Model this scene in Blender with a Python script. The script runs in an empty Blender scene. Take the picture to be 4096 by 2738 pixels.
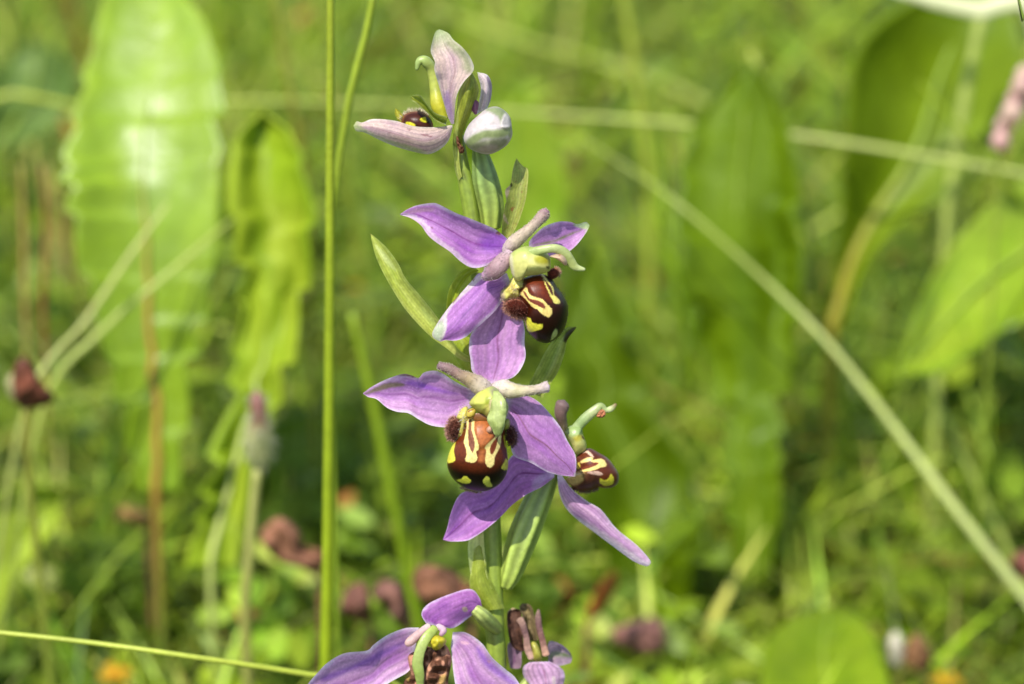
import bpy, math, random
import numpy as np
from mathutils import Vector

random.seed(7)
RNG = np.random.default_rng(11)
S = bpy.context.scene

# ------------------------------------------------------------------ camera
PITCH = math.radians(22.0)
DIST = 0.45
LENS = 112.0
T = np.array([0.0, 0.0, 0.15])                       # point of the spike in the middle of the frame
FWD = np.array([0.0, math.cos(PITCH), -math.sin(PITCH)])
UP = np.array([0.0, math.sin(PITCH), math.cos(PITCH)])
RIGHT = np.array([1.0, 0.0, 0.0])
CAM = T - FWD * DIST
cam = bpy.data.cameras.new('camera')
cam.lens = LENS
cam.sensor_width = 36.0
cam.clip_start = 0.01
cam.clip_end = 200.0
cam.dof.use_dof = True
cam.dof.focus_distance = DIST - 0.009
cam.dof.aperture_fstop = 13.0
cam.dof.aperture_blades = 7
camo = bpy.data.objects.new('camera', cam)
S.collection.objects.link(camo)
camo.location = CAM
camo.rotation_euler = (math.pi / 2 - PITCH, 0, 0)
S.camera = camo

# ------------------------------------------------------------------ sky and sun
SUN_EL = math.radians(57.0)
SUN_AZ = math.radians(30.0)                           # to the left of the camera
SDIR = Vector((-math.sin(SUN_AZ) * math.cos(SUN_EL), -math.cos(SUN_AZ) * math.cos(SUN_EL), math.sin(SUN_EL)))
w = bpy.data.worlds.new('World')
S.world = w
w.use_nodes = True
nt = w.node_tree
nt.nodes.clear()
sky = nt.nodes.new('ShaderNodeTexSky')
sky.sky_type = 'NISHITA'
sky.sun_disc = False
sky.sun_elevation = SUN_EL
sky.sun_rotation = math.atan2(SDIR.x, SDIR.y)
bg = nt.nodes.new('ShaderNodeBackground')
bg.inputs['Strength'].default_value = 0.15
wo = nt.nodes.new('ShaderNodeOutputWorld')
nt.links.new(sky.outputs[0], bg.inputs['Color'])
nt.links.new(bg.outputs[0], wo.inputs['Surface'])
sl = bpy.data.lights.new('sun', 'SUN')
sl.energy = 4.6
sl.angle = math.radians(0.53)
sl.color = (1.0, 0.955, 0.89)
slo = bpy.data.objects.new('sun', sl)
S.collection.objects.link(slo)
slo.rotation_euler = SDIR.to_track_quat('Z', 'Y').to_euler()
S.view_settings.view_transform = 'Standard'
S.view_settings.look = 'None'
S.view_settings.gamma = 1.0
S.view_settings.use_curve_mapping = False
S.view_settings.exposure = 0.70
S.cycles.max_bounces = 8
S.cycles.transmission_bounces = 6

# ------------------------------------------------------------------ helpers
ALB = 0.80


def c(r, g, b, k=1.0):
    """seen colour 0..255 -> linear base colour"""
    v = np.array([r, g, b], float) / 255.0
    v = np.where(v <= 0.04045, v / 12.92, ((v + 0.055) / 1.055) ** 2.4)
    return v * ALB * k


# frames: (x0, y0, scale): a point (x, y) of a detail -> photograph coordinates in 4096 x 2738
F1 = (1350, 80, 2.8)
F2 = (1400, 580, 1.802)
F3 = (1400, 1250, 1.4936)
F4 = (1200, 2000, 1.955)
L1 = (1960, 960, 3.5625)
L2 = (1740, 1500, 3.135)
L3 = (2150, 1560, 3.5625)
K = (1440, 1180, 2.7029)
H = (1760, 560, 3.408)
G6 = (1940, 2380, 4.38)
SRC = (0, 0, 1.0)
D = (0, 0, 2346 / 4096)
PX = 36.0 / LENS * DIST / 4096 * 1000                 # mm per photograph pixel at the spike


def ray(fr, xy):
    xy = np.asarray(xy, float).reshape(-1, 2)
    sx = fr[0] + xy[:, 0] / fr[2]
    sy = fr[1] + xy[:, 1] / fr[2]
    k = 36.0 / LENS / 4096
    a = (sx - 2048) * k
    b = -(sy - 1369) * k
    return FWD[None] + a[:, None] * RIGHT[None] + b[:, None] * UP[None]


LEAN = math.radians(13.0)
NRM = np.array([0.0, -math.cos(LEAN), math.sin(LEAN)])   # faces the camera side; the spike leans a little back


def P(fr, xy, d=0.0):
    """point d mm in front of the spike's own (leaning) plane"""
    r = ray(fr, xy)
    d = np.broadcast_to(np.asarray(d, float) / 1000.0, (len(r),))
    num = (T - CAM) @ NRM + d
    t = num / (r @ NRM)
    return CAM[None] + r * t[:, None]


def B(fr, xy, y):
    """point on the upright plane y metres behind the spike"""
    r = ray(fr, xy)
    y = np.broadcast_to(np.asarray(y, float), (len(r),))
    t = (y - CAM[1]) / r[:, 1]
    return CAM[None] + r * t[:, None]


def spline(pts, n, closed=False):
    """Catmull-Rom through pts, n points evenly along it"""
    p = np.asarray(pts, float)
    if len(p) == 2 and not closed:
        t = np.linspace(0, 1, n)[:, None]
        return p[0] * (1 - t) + p[1] * t
    q = np.vstack([p[-1], p, p[0], p[1]]) if closed else np.vstack([2 * p[0] - p[1], p, 2 * p[-1] - p[-2]])
    out = []
    for i in range(len(q) - 3):
        t = np.linspace(0, 1, 24, endpoint=False)[:, None]
        a, b, cc, d = q[i], q[i + 1], q[i + 2], q[i + 3]
        out.append(0.5 * (2 * b + (cc - a) * t + (2 * a - 5 * b + 4 * cc - d) * t ** 2 + (3 * b - a - 3 * cc + d) * t ** 3))
    out.append(q[-2][None])
    o = np.vstack(out)
    s = np.r_[0, np.cumsum(np.linalg.norm(np.diff(o[:, :2], axis=0), axis=1) + 1e-9)]
    tt = np.linspace(0, s[-1], n + 1)[:-1] if closed else np.linspace(0, s[-1], n)
    return np.stack([np.interp(tt, s, o[:, k]) for k in range(o.shape[1])], 1)


def prof(vals, u):
    """profile values spread evenly over 0..1"""
    v = np.atleast_1d(np.asarray(vals, float))
    if len(v) == 1:
        return np.full_like(u, v[0])
    x = np.linspace(0, 1, len(v))
    t = np.clip(u, 0, 1) * (len(v) - 1)
    i = np.clip(t.astype(int), 0, len(v) - 2)
    f = t - i
    e = np.r_[2 * v[0] - v[1], v, 2 * v[-1] - v[-2]]
    a, b, cc, d = e[i], e[i + 1], e[i + 2], e[i + 3]
    return 0.5 * (2 * b + (cc - a) * f + (2 * a - 5 * b + 4 * cc - d) * f ** 2 + (3 * b - a - 3 * cc + d) * f ** 3)


def noise(x, y, seed=0):
    x = np.asarray(x, float)
    y = np.asarray(y, float)
    xi = np.floor(x).astype(np.int64)
    yi = np.floor(y).astype(np.int64)
    fx = x - xi
    fy = y - yi
    fx = fx * fx * (3 - 2 * fx)
    fy = fy * fy * (3 - 2 * fy)

    def h(a, b):
        n = (a * 374761393 + b * 668265263 + seed * 974711) & 0x7fffffff
        n = ((n ^ (n >> 13)) * 1274126177) & 0x7fffffff
        return ((n ^ (n >> 16)) & 0xffff) / 65535.0
    return (h(xi, yi) * (1 - fx) + h(xi + 1, yi) * fx) * (1 - fy) + (h(xi, yi + 1) * (1 - fx) + h(xi + 1, yi + 1) * fx) * fy


def sdist(x, y, poly):
    """signed distance to a polygon, negative inside"""
    p = np.asarray(poly, float)
    q = np.roll(p, -1, 0)
    best = np.full(x.shape, 1e9)
    ins = np.zeros(x.shape, bool)
    for (ax, ay), (bx, by) in zip(p, q):
        ex, ey = bx - ax, by - ay
        L = ex * ex + ey * ey + 1e-9
        t = np.clip(((x - ax) * ex + (y - ay) * ey) / L, 0, 1)
        dd = np.hypot(x - ax - t * ex, y - ay - t * ey)
        best = np.minimum(best, dd)
        cr = ((ay > y) != (by > y))
        xx = ax + (y - ay) * ex / (ey if abs(ey) > 1e-9 else 1e-9)
        ins ^= cr & (x < xx)
    return np.where(ins, -best, best)


def paint(x, y, col, regions, jit=0.0):
    for reg in regions:
        poly, cl, soft = reg[0], np.asarray(reg[1]), reg[2]
        pol = spline(poly, 60, True) if len(poly) > 3 else np.array(poly, float)
        j = (noise(x / 14, y / 14, 5) - 0.5) * jit
        d = sdist(x + j, y - j, pol) + (2.5 if soft <= 8 and jit and len(reg) == 3 else 0)
        a = np.clip(0.5 - d / (2 * soft), 0, 1)
        a = (a * a * (3 - 2 * a))[..., None] * (reg[3] if len(reg) > 3 else 1.0)
        col = col * (1 - a) + cl * a
    return col


def lerp(a, b, t):
    t = np.asarray(t)[..., None]
    return a * (1 - t) + b * t


def sstep(a, b, x):
    t = np.clip((x - a) / (b - a), 0, 1)
    return t * t * (3 - 2 * t)


WLOC = {}


def link(o, parent, world):
    S.collection.objects.link(o)
    o.location = world
    if parent is not None:
        o.parent = parent
        o.location = np.asarray(world) - WLOC[parent.name]
    WLOC[o.name] = np.asarray(world, float)
    return o


def tag(o, label=None, cat=None, group=None, kind=None):
    for k_, v_ in (('label', label), ('category', cat), ('group', group), ('kind', kind)):
        if v_:
            o[k_] = v_
    return o


def empty(name, world, parent=None):
    o = bpy.data.objects.new(name, None)
    o.empty_display_size = 0.004
    return link(o, parent, world)


def mk(name, verts, faces, cols, mat, parent=None, solid=0.0, origin=None):
    verts = np.asarray(verts, float)
    org = verts.mean(0) if origin is None else np.asarray(origin, float)
    me = bpy.data.meshes.new(name)
    faces = np.asarray(faces)
    if faces.ndim == 2:
        nv = faces.shape[1]
        me.vertices.add(len(verts))
        me.vertices.foreach_set('co', (verts - org).astype(np.float32).ravel())
        me.loops.add(faces.size)
        me.loops.foreach_set('vertex_index', faces.astype(np.int32).ravel())
        me.polygons.add(len(faces))
        me.polygons.foreach_set('loop_start', np.arange(0, faces.size, nv, dtype=np.int32))
        me.polygons.foreach_set('loop_total', np.full(len(faces), nv, dtype=np.int32))
        me.update(calc_edges=True)
    me.polygons.foreach_set('use_smooth', np.ones(len(me.polygons), bool))
    cols = np.asarray(cols, float)
    if cols.ndim == 1:
        cols = np.broadcast_to(cols, (len(verts), 3))
    at = me.color_attributes.new('Col', 'FLOAT_COLOR', 'POINT')
    at.data.foreach_set('color', np.c_[np.clip(cols, 0, 1), np.ones(len(verts))].astype(np.float32).ravel())
    me.validate()
    me.materials.append(mat)
    o = bpy.data.objects.new(name, me)
    link(o, parent, org)
    if solid:
        m = o.modifiers.new('solid', 'SOLIDIFY')
        m.thickness = solid
        m.offset = 0
    return o


def gridfaces(nu, nv, wrap=False):
    i, j = np.meshgrid(np.arange(nu - 1), np.arange(nv if wrap else nv - 1), indexing='ij')
    a = i * nv + j
    b = i * nv + (j + 1) % nv
    return np.stack([a, b, b + nv, a + nv], -1).reshape(-1, 4)


# ------------------------------------------------------------------ materials
def mat(name, rough=0.5, transl=0.0, spec=0.5, nscale=900.0, namt=0.25, bscale=3000.0, bdist=0.00005, sheen=0.0, coat=0.0, tk=1.0):
    m = bpy.data.materials.new(name)
    m.use_nodes = True
    t = m.node_tree
    t.nodes.clear()
    N = t.nodes.new
    out = N('ShaderNodeOutputMaterial')
    pb = N('ShaderNodeBsdfPrincipled')
    at = N('ShaderNodeVertexColor')
    at.layer_name = 'Col'
    tc = N('ShaderNodeTexCoord')
    n1 = N('ShaderNodeTexNoise')
    n1.inputs['Scale'].default_value = nscale
    n1.inputs['Detail'].default_value = 4
    t.links.new(tc.outputs['Object'], n1.inputs['Vector'])
    mr = N('ShaderNodeMapRange')
    mr.inputs['From Min'].default_value = 0.25
    mr.inputs['From Max'].default_value = 0.75
    mr.inputs['To Min'].default_value = 1 - namt
    mr.inputs['To Max'].default_value = 1 + namt
    t.links.new(n1.outputs['Fac'], mr.inputs['Value'])
    mx = N('ShaderNodeVectorMath')
    mx.operation = 'SCALE'
    t.links.new(at.outputs['Color'], mx.inputs[0])
    t.links.new(mr.outputs['Result'], mx.inputs['Scale'])
    t.links.new(mx.outputs['Vector'], pb.inputs['Base Color'])
    pb.inputs['Roughness'].default_value = rough
    pb.inputs['Specular IOR Level'].default_value = spec
    if sheen:
        pb.inputs['Sheen Weight'].default_value = sheen
        pb.inputs['Sheen Roughness'].default_value = 0.4
    if coat:
        pb.inputs['Coat Weight'].default_value = coat
        pb.inputs['Coat Roughness'].default_value = 0.25
    n2 = N('ShaderNodeTexNoise')
    n2.inputs['Scale'].default_value = bscale
    n2.inputs['Detail'].default_value = 3
    t.links.new(tc.outputs['Object'], n2.inputs['Vector'])
    bp = N('ShaderNodeBump')
    bp.inputs['Distance'].default_value = bdist
    bp.inputs['Strength'].default_value = 1.0
    t.links.new(n2.outputs['Fac'], bp.inputs['Height'])
    if bdist > 0:
        t.links.new(bp.outputs['Normal'], pb.inputs['Normal'])
    if transl:
        tr = N('ShaderNodeBsdfTranslucent')
        ms = N('ShaderNodeMixShader')
        ms.inputs[0].default_value = transl
        sc = N('ShaderNodeVectorMath')
        sc.operation = 'SCALE'
        sc.inputs['Scale'].default_value = tk
        t.links.new(mx.outputs['Vector'], sc.inputs[0])
        t.links.new(sc.outputs['Vector'], tr.inputs['Color'])
        t.links.new(pb.outputs[0], ms.inputs[1])
        t.links.new(tr.outputs[0], ms.inputs[2])
        t.links.new(ms.outputs[0], out.inputs['Surface'])
    else:
        t.links.new(pb.outputs[0], out.inputs['Surface'])
    return m


M_PETAL = mat('petal_tissue', rough=0.55, transl=0.46, spec=0.45, nscale=1500, namt=0.14, bscale=5200, bdist=0.00005, sheen=0.1)
M_LIP = mat('velvet_lip', rough=0.38, transl=0.0, spec=0.22, nscale=2500, namt=0.3, bscale=7000, bdist=0.00002)
M_FUR = mat('furry_lobe', rough=0.9, transl=0.0, spec=0.1, nscale=2500, namt=0.4, bscale=3500, bdist=0.0002)
M_WAX = mat('waxy_green_tissue', rough=0.38, transl=0.22, spec=0.5, nscale=1100, namt=0.18, bscale=2600, bdist=0.00005)
M_BRACT = mat('bract_tissue', rough=0.42, transl=0.45, spec=0.45, nscale=1100, namt=0.18, bscale=2600, bdist=0.00005)
M_HAIR = mat('plant_hair', rough=0.5, transl=0.35, spec=0.5, nscale=800, namt=0.1, bdist=0.0, tk=1.2)
M_DRY = mat('withered_tissue', rough=0.75, transl=0.12, spec=0.25, nscale=1600, namt=0.4, bscale=2200, bdist=0.0002)
M_LEAF = mat('meadow_leaf', rough=0.45, transl=0.38, spec=0.25, nscale=120, namt=0.16, bscale=500, bdist=0.0002)
M_WAXLEAF = mat('waxy_meadow_leaf', rough=0.40, transl=0.34, spec=0.6, nscale=120, namt=0.16, bscale=260, bdist=0.0004)
M_GRASS = mat('grass_blade', rough=0.45, transl=0.35, spec=0.4, nscale=90, namt=0.12, bscale=900, bdist=0.0001)
M_STALK = mat('stalk_skin', rough=0.45, transl=0.12, spec=0.4, nscale=300, namt=0.15, bscale=1500, bdist=0.0001)


def soil_material():
    m = bpy.data.materials.new('mossy_soil')
    m.use_nodes = True
    t = m.node_tree
    pb = t.nodes['Principled BSDF']
    tc = t.nodes.new('ShaderNodeTexCoord')
    n = t.nodes.new('ShaderNodeTexNoise')
    n.inputs['Scale'].default_value = 60
    n.inputs['Detail'].default_value = 6
    t.links.new(tc.outputs['Object'], n.inputs['Vector'])
    r = t.nodes.new('ShaderNodeValToRGB')
    r.color_ramp.elements[0].position = 0.35
    r.color_ramp.elements[0].color = (0.03, 0.03, 0.012, 1)
    r.color_ramp.elements[1].position = 0.65
    r.color_ramp.elements[1].color = (0.06, 0.09, 0.02, 1)
    t.links.new(n.outputs['Fac'], r.inputs['Fac'])
    t.links.new(r.outputs['Color'], pb.inputs['Base Color'])
    pb.inputs['Roughness'].default_value = 0.95
    b = t.nodes.new('ShaderNodeBump')
    b.inputs['Distance'].default_value = 0.01
    t.links.new(n.outputs['Fac'], b.inputs['Height'])
    t.links.new(b.outputs['Normal'], pb.inputs['Normal'])
    return m


# ------------------------------------------------------------------ shape builders
def petal(name, fr, left, right, d, cup=0.0, tilt=0.0, style=None, parent=None, m=None, nu=110, nv=52, thick=0.0,
          wave=0.0, regions=(), proj=P, seed=0, rib=0.0, depth_unit=1.0, jit=0.0):
    """a sheet between two traced edges (base -> tip) with its own depth: d along the midrib, cup and tilt across it"""
    if m is M_WAX and not thick:
        m = M_BRACT
    le = spline(left, nu)
    re = spline(right, nu)
    u = np.linspace(0, 1, nu)
    v = np.linspace(-1, 1, nv)
    U, V = np.meshgrid(u, v, indexing='ij')
    X = le[:, None, 0] * (1 - V) / 2 + re[:, None, 0] * (1 + V) / 2
    Y = le[:, None, 1] * (1 - V) / 2 + re[:, None, 1] * (1 + V) / 2
    wd = np.hypot(le[:, 0] - re[:, 0], le[:, 1] - re[:, 1])
    if proj is B:
        kk = np.ones(17) / 17
        wd = np.convolve(np.pad(wd, 8, mode='edge'), kk, 'valid')
    wd = (wd / max(wd.max(), 1e-6))[:, None]
    dep = prof(d, U) + (1.7 if proj is P else 1.0) * prof(cup, U) * V * V * wd + prof(tilt, U) * V * wd
    dep = dep - rib * np.exp(-(V / 0.12) ** 2) * depth_unit
    if wave:
        dep = dep + wave * (1.7 if proj is P else 1.0) * (noise(U * 5 + seed, V * 1.5 + 3.1, seed) - 0.5) * 2 * (0.3 + 0.7 * np.abs(V)) * np.minimum(1, wd + .2)
    if proj is P:
        dep = dep + .5 * (noise(U * 13 + seed * 1.7, V * .8 + 4, seed + 60) - .5) * np.abs(V) ** 3 * np.minimum(1, wd + .1)
    W = proj(fr, np.stack([X.ravel(), Y.ravel()], 1), dep.ravel())
    col = style(U, V, X, Y, seed) if callable(style) else np.broadcast_to(style, U.shape + (3,))
    if regions:
        col = paint(X, Y, np.array(col), [(g_[0], np.asarray(g_[1]) * 1.15) + tuple(g_[2:]) for g_ in regions], jit)
    if proj is P:
        q = fr[2] * 5.0
        sp = noise(X / q, Y / q, seed + 40) * .6 + noise(X / q * 1.9, Y / q * 1.9, seed + 41) * .4
        st = noise(U * 7, V * 16 + 20, seed + 42)
        col = col * (1 + .34 * (sp - .5) + .16 * (st - .5))[..., None]
        col = col + (sstep(.70, .90, sp) * .16)[..., None] * col.mean(-1, keepdims=True)
    return mk(name, W, gridfaces(nu, nv), col.reshape(-1, 3), m or M_PETAL, parent, thick)


def blob(name, fr, outline, d0, front, back, col, parent, m=None, regions=(), center=None, nr=30, nt=110, pw=2.0, tilt=(0, 0),
         bump=0.0, bs=40.0, seed=0, jit=0.0, ridge=()):
    """a swollen closed body with the traced outline; front/back are its depths in mm"""
    o = spline(outline, nt, True)
    ce = np.array(center if center is not None else o.mean(0), float)
    rr = np.sin(np.linspace(0, math.pi / 2, nr))
    R, TH = np.meshgrid(rr, np.arange(nt), indexing='ij')
    X = ce[0] + R * (o[TH, 0] - ce[0])
    Y = ce[1] + R * (o[TH, 1] - ce[1])
    sh = np.maximum(0, 1 - R ** pw) ** (1 / pw)
    base = d0 + tilt[0] * (X - ce[0]) / fr[2] * PX + tilt[1] * (Y - ce[1]) / fr[2] * PX
    nz = (noise(X / bs, Y / bs, seed) - 0.5) * 2 * bump * np.minimum(1, 2 * sh)
    fd = base + front * sh + nz
    for poly, h, soft in ridge:
        q = sdist(X, Y, spline(poly, 50, True))
        fd = fd + h * sstep(soft, -soft, q) * np.minimum(1, 2.5 * sh)
    bd = base - back * sh
    W = np.vstack([P(fr, np.stack([X.ravel(), Y.ravel()], 1), fd.ravel()),
                   P(fr, np.stack([X.ravel(), Y.ravel()], 1), bd.ravel())])
    cf = col(X, Y, R) if callable(col) else np.broadcast_to(col, X.shape + (3,))
    cb = np.array(cf)
    if regions:
        cf = paint(X, Y, np.array(cf), regions, jit)
    g = gridfaces(nr, nt, True)
    n = nr * nt
    return mk(name, W, np.vstack([g, g[:, ::-1] + n]), np.vstack([cf.reshape(-1, 3), cb.reshape(-1, 3)]), m or M_LIP, parent)


def frames_along(p):
    tg = np.gradient(p, axis=0)
    tg /= np.linalg.norm(tg, axis=1)[:, None] + 1e-12
    ref = np.array([0.0, -1.0, 0.35])
    a = np.cross(tg, ref)
    a /= np.linalg.norm(a, axis=1)[:, None] + 1e-12
    b = np.cross(a, tg)
    return tg, a, b


def tube_w(name, pts, rad, col, m, parent=None, n=40, ns=12, flat=1.0, ribs=0, ribamp=0.0, seed=0, origin=None):
    """a tapering tube through world points; rad in metres at the points; flat squeezes it towards the camera"""
    pr = np.c_[np.asarray(pts, float), np.asarray(rad, float)]
    q = np.asarray(pr)
    # spline in 3d + radius
    s = spline3(q, n)
    p, r = s[:, :3], np.maximum(s[:, 3], 1e-5)
    tg, a, b = frames_along(p)
    th = np.linspace(0, 2 * math.pi, ns, endpoint=False)
    U, TH = np.meshgrid(np.linspace(0, 1, n), th, indexing='ij')
    rr = r[:, None] * (1 + ribamp * np.cos(ribs * TH)) if ribs else r[:, None] * np.ones_like(TH)
    Wd = p[:, None] + rr[..., None] * (np.cos(TH)[..., None] * a[:, None] + flat * np.sin(TH)[..., None] * b[:, None])
    V = Wd.reshape(-1, 3)
    F = gridfaces(n, ns, True)
    if callable(col):
        cc = col(U, TH)
    else:
        cc = np.asarray(col, float)
        if cc.ndim == 2:
            t = U * (len(cc) - 1)
            i = np.clip(t.astype(int), 0, len(cc) - 2)
            cc = lerp(cc[i], cc[i + 1], t - i)
        else:
            cc = np.broadcast_to(cc, U.shape + (3,))
        if ribs:
            cc = cc * (1 + 0.28 * np.cos(ribs * TH))[..., None]
        cc = cc * (0.9 + 0.2 * noise(U * 30, TH * 2, seed))[..., None]
    # end caps
    caps = np.vstack([p[0] - tg[0] * r[0] * 0.4, p[-1] + tg[-1] * r[-1] * 0.5])
    V = np.vstack([V, caps])
    k = n * ns
    f0 = [[k, (j + 1) % ns, j, j] for j in range(ns)]
    f1 = [[k + 1, (n - 1) * ns + j, (n - 1) * ns + (j + 1) % ns, (n - 1) * ns + (j + 1) % ns] for j in range(ns)]
    cc = np.vstack([cc.reshape(-1, 3), cc[0].mean(0), cc[-1].mean(0)])
    me_faces = [list(f) for f in F] + [f[:3] for f in f0] + [f[:3] for f in f1]
    return mk_any(name, V, me_faces, cc, m, parent, origin)


def spline3(p, n):
    if len(p) == 2:
        t = np.linspace(0, 1, n)[:, None]
        return p[0] * (1 - t) + p[1] * t
    q = np.vstack([2 * p[0] - p[1], p, 2 * p[-1] - p[-2]])
    out = []
    for i in range(len(q) - 3):
        t = np.linspace(0, 1, 16, endpoint=False)[:, None]
        a, b, cc, d = q[i], q[i + 1], q[i + 2], q[i + 3]
        out.append(0.5 * (2 * b + (cc - a) * t + (2 * a - 5 * b + 4 * cc - d) * t ** 2 + (3 * b - a - 3 * cc + d) * t ** 3))
    out.append(q[-2][None])
    o = np.vstack(out)
    s = np.r_[0, np.cumsum(np.linalg.norm(np.diff(o[:, :3], axis=0), axis=1) + 1e-9)]
    tt = np.linspace(0, s[-1], n)
    return np.stack([np.interp(tt, s, o[:, k]) for k in range(o.shape[1])], 1)


def mk_any(name, V, faces, cols, m, parent=None, origin=None):
    V = np.asarray(V, float)
    org = V.mean(0) if origin is None else np.asarray(origin, float)
    me = bpy.data.meshes.new(name)
    me.from_pydata((V - org).tolist(), [], [list(map(int, f)) for f in faces])
    me.update()
    me.polygons.foreach_set('use_smooth', np.ones(len(me.polygons), bool))
    at = me.color_attributes.new('Col', 'FLOAT_COLOR', 'POINT')
    at.data.foreach_set('color', np.c_[np.clip(cols, 0, 1), np.ones(len(V))].astype(np.float32).ravel())
    me.materials.append(m)
    o = bpy.data.objects.new(name, me)
    return link(o, parent, org)


def tube(name, fr, pts, rad, d, col, parent, m=None, **kw):
    """tube through traced points; rad in the frame's own pixels; d depth in mm at each point"""
    d = np.broadcast_to(np.asarray(d, float), (len(pts),))
    W = P(fr, pts, d)
    if m is M_PETAL:
        col = np.asarray(col) * np.array([1.3, 1.27, 1.22])
    return tube_w(name, W, np.asarray(rad, float) / fr[2] * PX / 1000, col, m or M_WAX, parent, **kw)


def hairs(roots, dirs, length, radius, col, parent, name='hairs'):
    roots = np.asarray(roots)
    radius = radius * 1.55
    length = length * 1.15
    n = len(roots)
    dirs = dirs / (np.linalg.norm(dirs, axis=1)[:, None] + 1e-12)
    ln = length * RNG.uniform(0.55, 1.25, n)[:, None]
    a = np.cross(dirs, RNG.normal(size=(n, 3)))
    a /= np.linalg.norm(a, axis=1)[:, None] + 1e-12
    b = np.cross(dirs, a)
    bend = RNG.normal(size=(n, 3)) * 0.18
    v = []
    for k in range(3):
        th = k * 2.0944
        v.append(roots + radius * (math.cos(th) * a + math.sin(th) * b))
    for k in range(3):
        th = k * 2.0944
        v.append(roots + dirs * ln * 0.55 + 0.7 * radius * (math.cos(th) * a + math.sin(th) * b))
    v.append(roots + (dirs + bend) * ln)
    V = np.stack(v, 1).reshape(-1, 3)
    base = np.arange(n)[:, None] * 7
    tri = []
    for k in range(3):
        k2 = (k + 1) % 3
        tri += [base + np.array([[k, k2, 3 + k2]]), base + np.array([[k, 3 + k2, 3 + k]]), base + np.array([[3 + k, 3 + k2, 6]])]
    F = np.concatenate(tri, 0)
    cc = np.repeat(np.broadcast_to(col, (n, 3)) * RNG.uniform(0.75, 1.2, n)[:, None], 7, 0)
    o = mk(name, V, F, cc, M_HAIR, parent)
    o['kind'] = 'stuff'
    return o


def fuzz(obj, n, length, radius, col, name='hairs', up=0.0, sel=None):
    """short hairs standing on an object's surface, as a child of its parent"""
    me = obj.data
    co = np.empty(len(me.vertices) * 3, np.float32)
    no = np.empty(len(me.vertices) * 3, np.float32)
    me.vertices.foreach_get('co', co)
    me.vertex_normals.foreach_get('vector', no)
    co = co.reshape(-1, 3)
    no = no.reshape(-1, 3)
    idx = np.arange(len(co))
    if sel is not None:
        idx = idx[sel(co, no)]
    i = RNG.choice(idx, n)
    r = co[i] + WLOC[obj.name] + RNG.normal(size=(n, 3)) * 0.00008
    dr = no[i] + RNG.normal(size=(n, 3)) * 0.35 + np.array([0, 0, up])
    return hairs(r, dr, length, radius, col, obj.parent, name)


def fringe(fr, line, out, depth, n, length, radius, col, parent, spread=0.35, fwd=0.4):
    s = spline(line, n)
    s = s + RNG.normal(size=s.shape) * 4
    W = P(fr, s, depth + RNG.normal(size=n) * 0.12)
    oc = P(fr, [out], depth)[0]
    dr = W - oc
    dr /= np.linalg.norm(dr, axis=1)[:, None]
    dr = dr + NRM * fwd + RNG.normal(size=(n, 3)) * spread
    return hairs(W, dr, length, radius, col, parent)


# ------------------------------------------------------------------ the ground
g = mk('ground', [(-60, -60, 0), (60, -60, 0), (60, 60, 0), (-60, 60, 0)], [[0, 1, 2, 3]], np.array([0.05, 0.07, 0.02]), soil_material(), origin=(0, 0, 0))
tag(g, 'dark mossy soil under the meadow plants', 'ground', kind='structure')

# ------------------------------------------------------------------ the bee orchid
BASE = T - np.array([0, math.sin(LEAN), math.cos(LEAN)]) * (T[2] / math.cos(LEAN))
BASE[0] = P(SRC, [(1985, 2738)], 0)[0][0]
BASE[2] = 0.0
orchid = empty('bee_orchid', BASE)
tag(orchid, 'bee orchid spike with purple sepals and brown and yellow bee-like lips', 'orchid')


def purple(base=(186, 132, 208), dark=(154, 90, 188), edge=(240, 226, 238), tip=None, rib=(128, 62, 120), ribw=0.035, ribs=0.75, ew=0.10, tipu=0.86,
           back=None, veins=0.10, spk=0.16):
    PS = np.array([1.22, 1.18, .98])
    b0, d0, e0, r0 = c(*base) * PS, c(*dark) * PS, c(*edge) * 1.05, c(*rib)
    t0 = c(*tip) if tip else None

    def f(U, V, X, Y, seed):
        n1 = noise(U * 6 + seed * 3.7, V * 3 + 1.3, seed)
        n2 = noise(U * 3 + seed, V * 9 + 5, seed + 3)
        k = np.clip((1 - np.abs(V)) * 0.55 + (n1 - 0.5) * 0.9 + (n2 - .5) * .5, 0, 1)
        col = lerp(b0, d0, k)
        vn = np.abs(np.sin(V * 11 + 1.6 * (noise(U * 4, V * 2, seed + 9) - .5))) ** 6
        col = col * (1 - 2.2 * veins * vn * (1 - 0.5 * U))[..., None]
        wob = 0.05 * np.sin(U * 7 + seed)
        rb = np.exp(-((V - wob) / (ribw * 1.35)) ** 2) * min(1, ribs * 1.35) * (0.55 + 0.45 * noise(U * 22, V * 4, seed + 1)) * sstep(0.0, 0.12, U)
        col = lerp(col, r0, rb)
        ed = sstep(1 - ew * 2, 1.0, np.abs(V) + 0.12 * (noise(U * 14, V, seed + 2) - .5))
        col = lerp(col, e0, ed * 0.6)
        col = lerp(col, e0, sstep(0.10, 0.0, U) * 0.55)
        if t0 is not None:
            col = lerp(col, t0, sstep(tipu, 1.0, U + 0.04 * (n1 - .5)) * 0.9)
        sp = noise(X / 2.2, Y / 2.2, seed + 7)
        col = col * (1 + spk * (sp - 0.45))[..., None]
        return col
    return f


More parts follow.
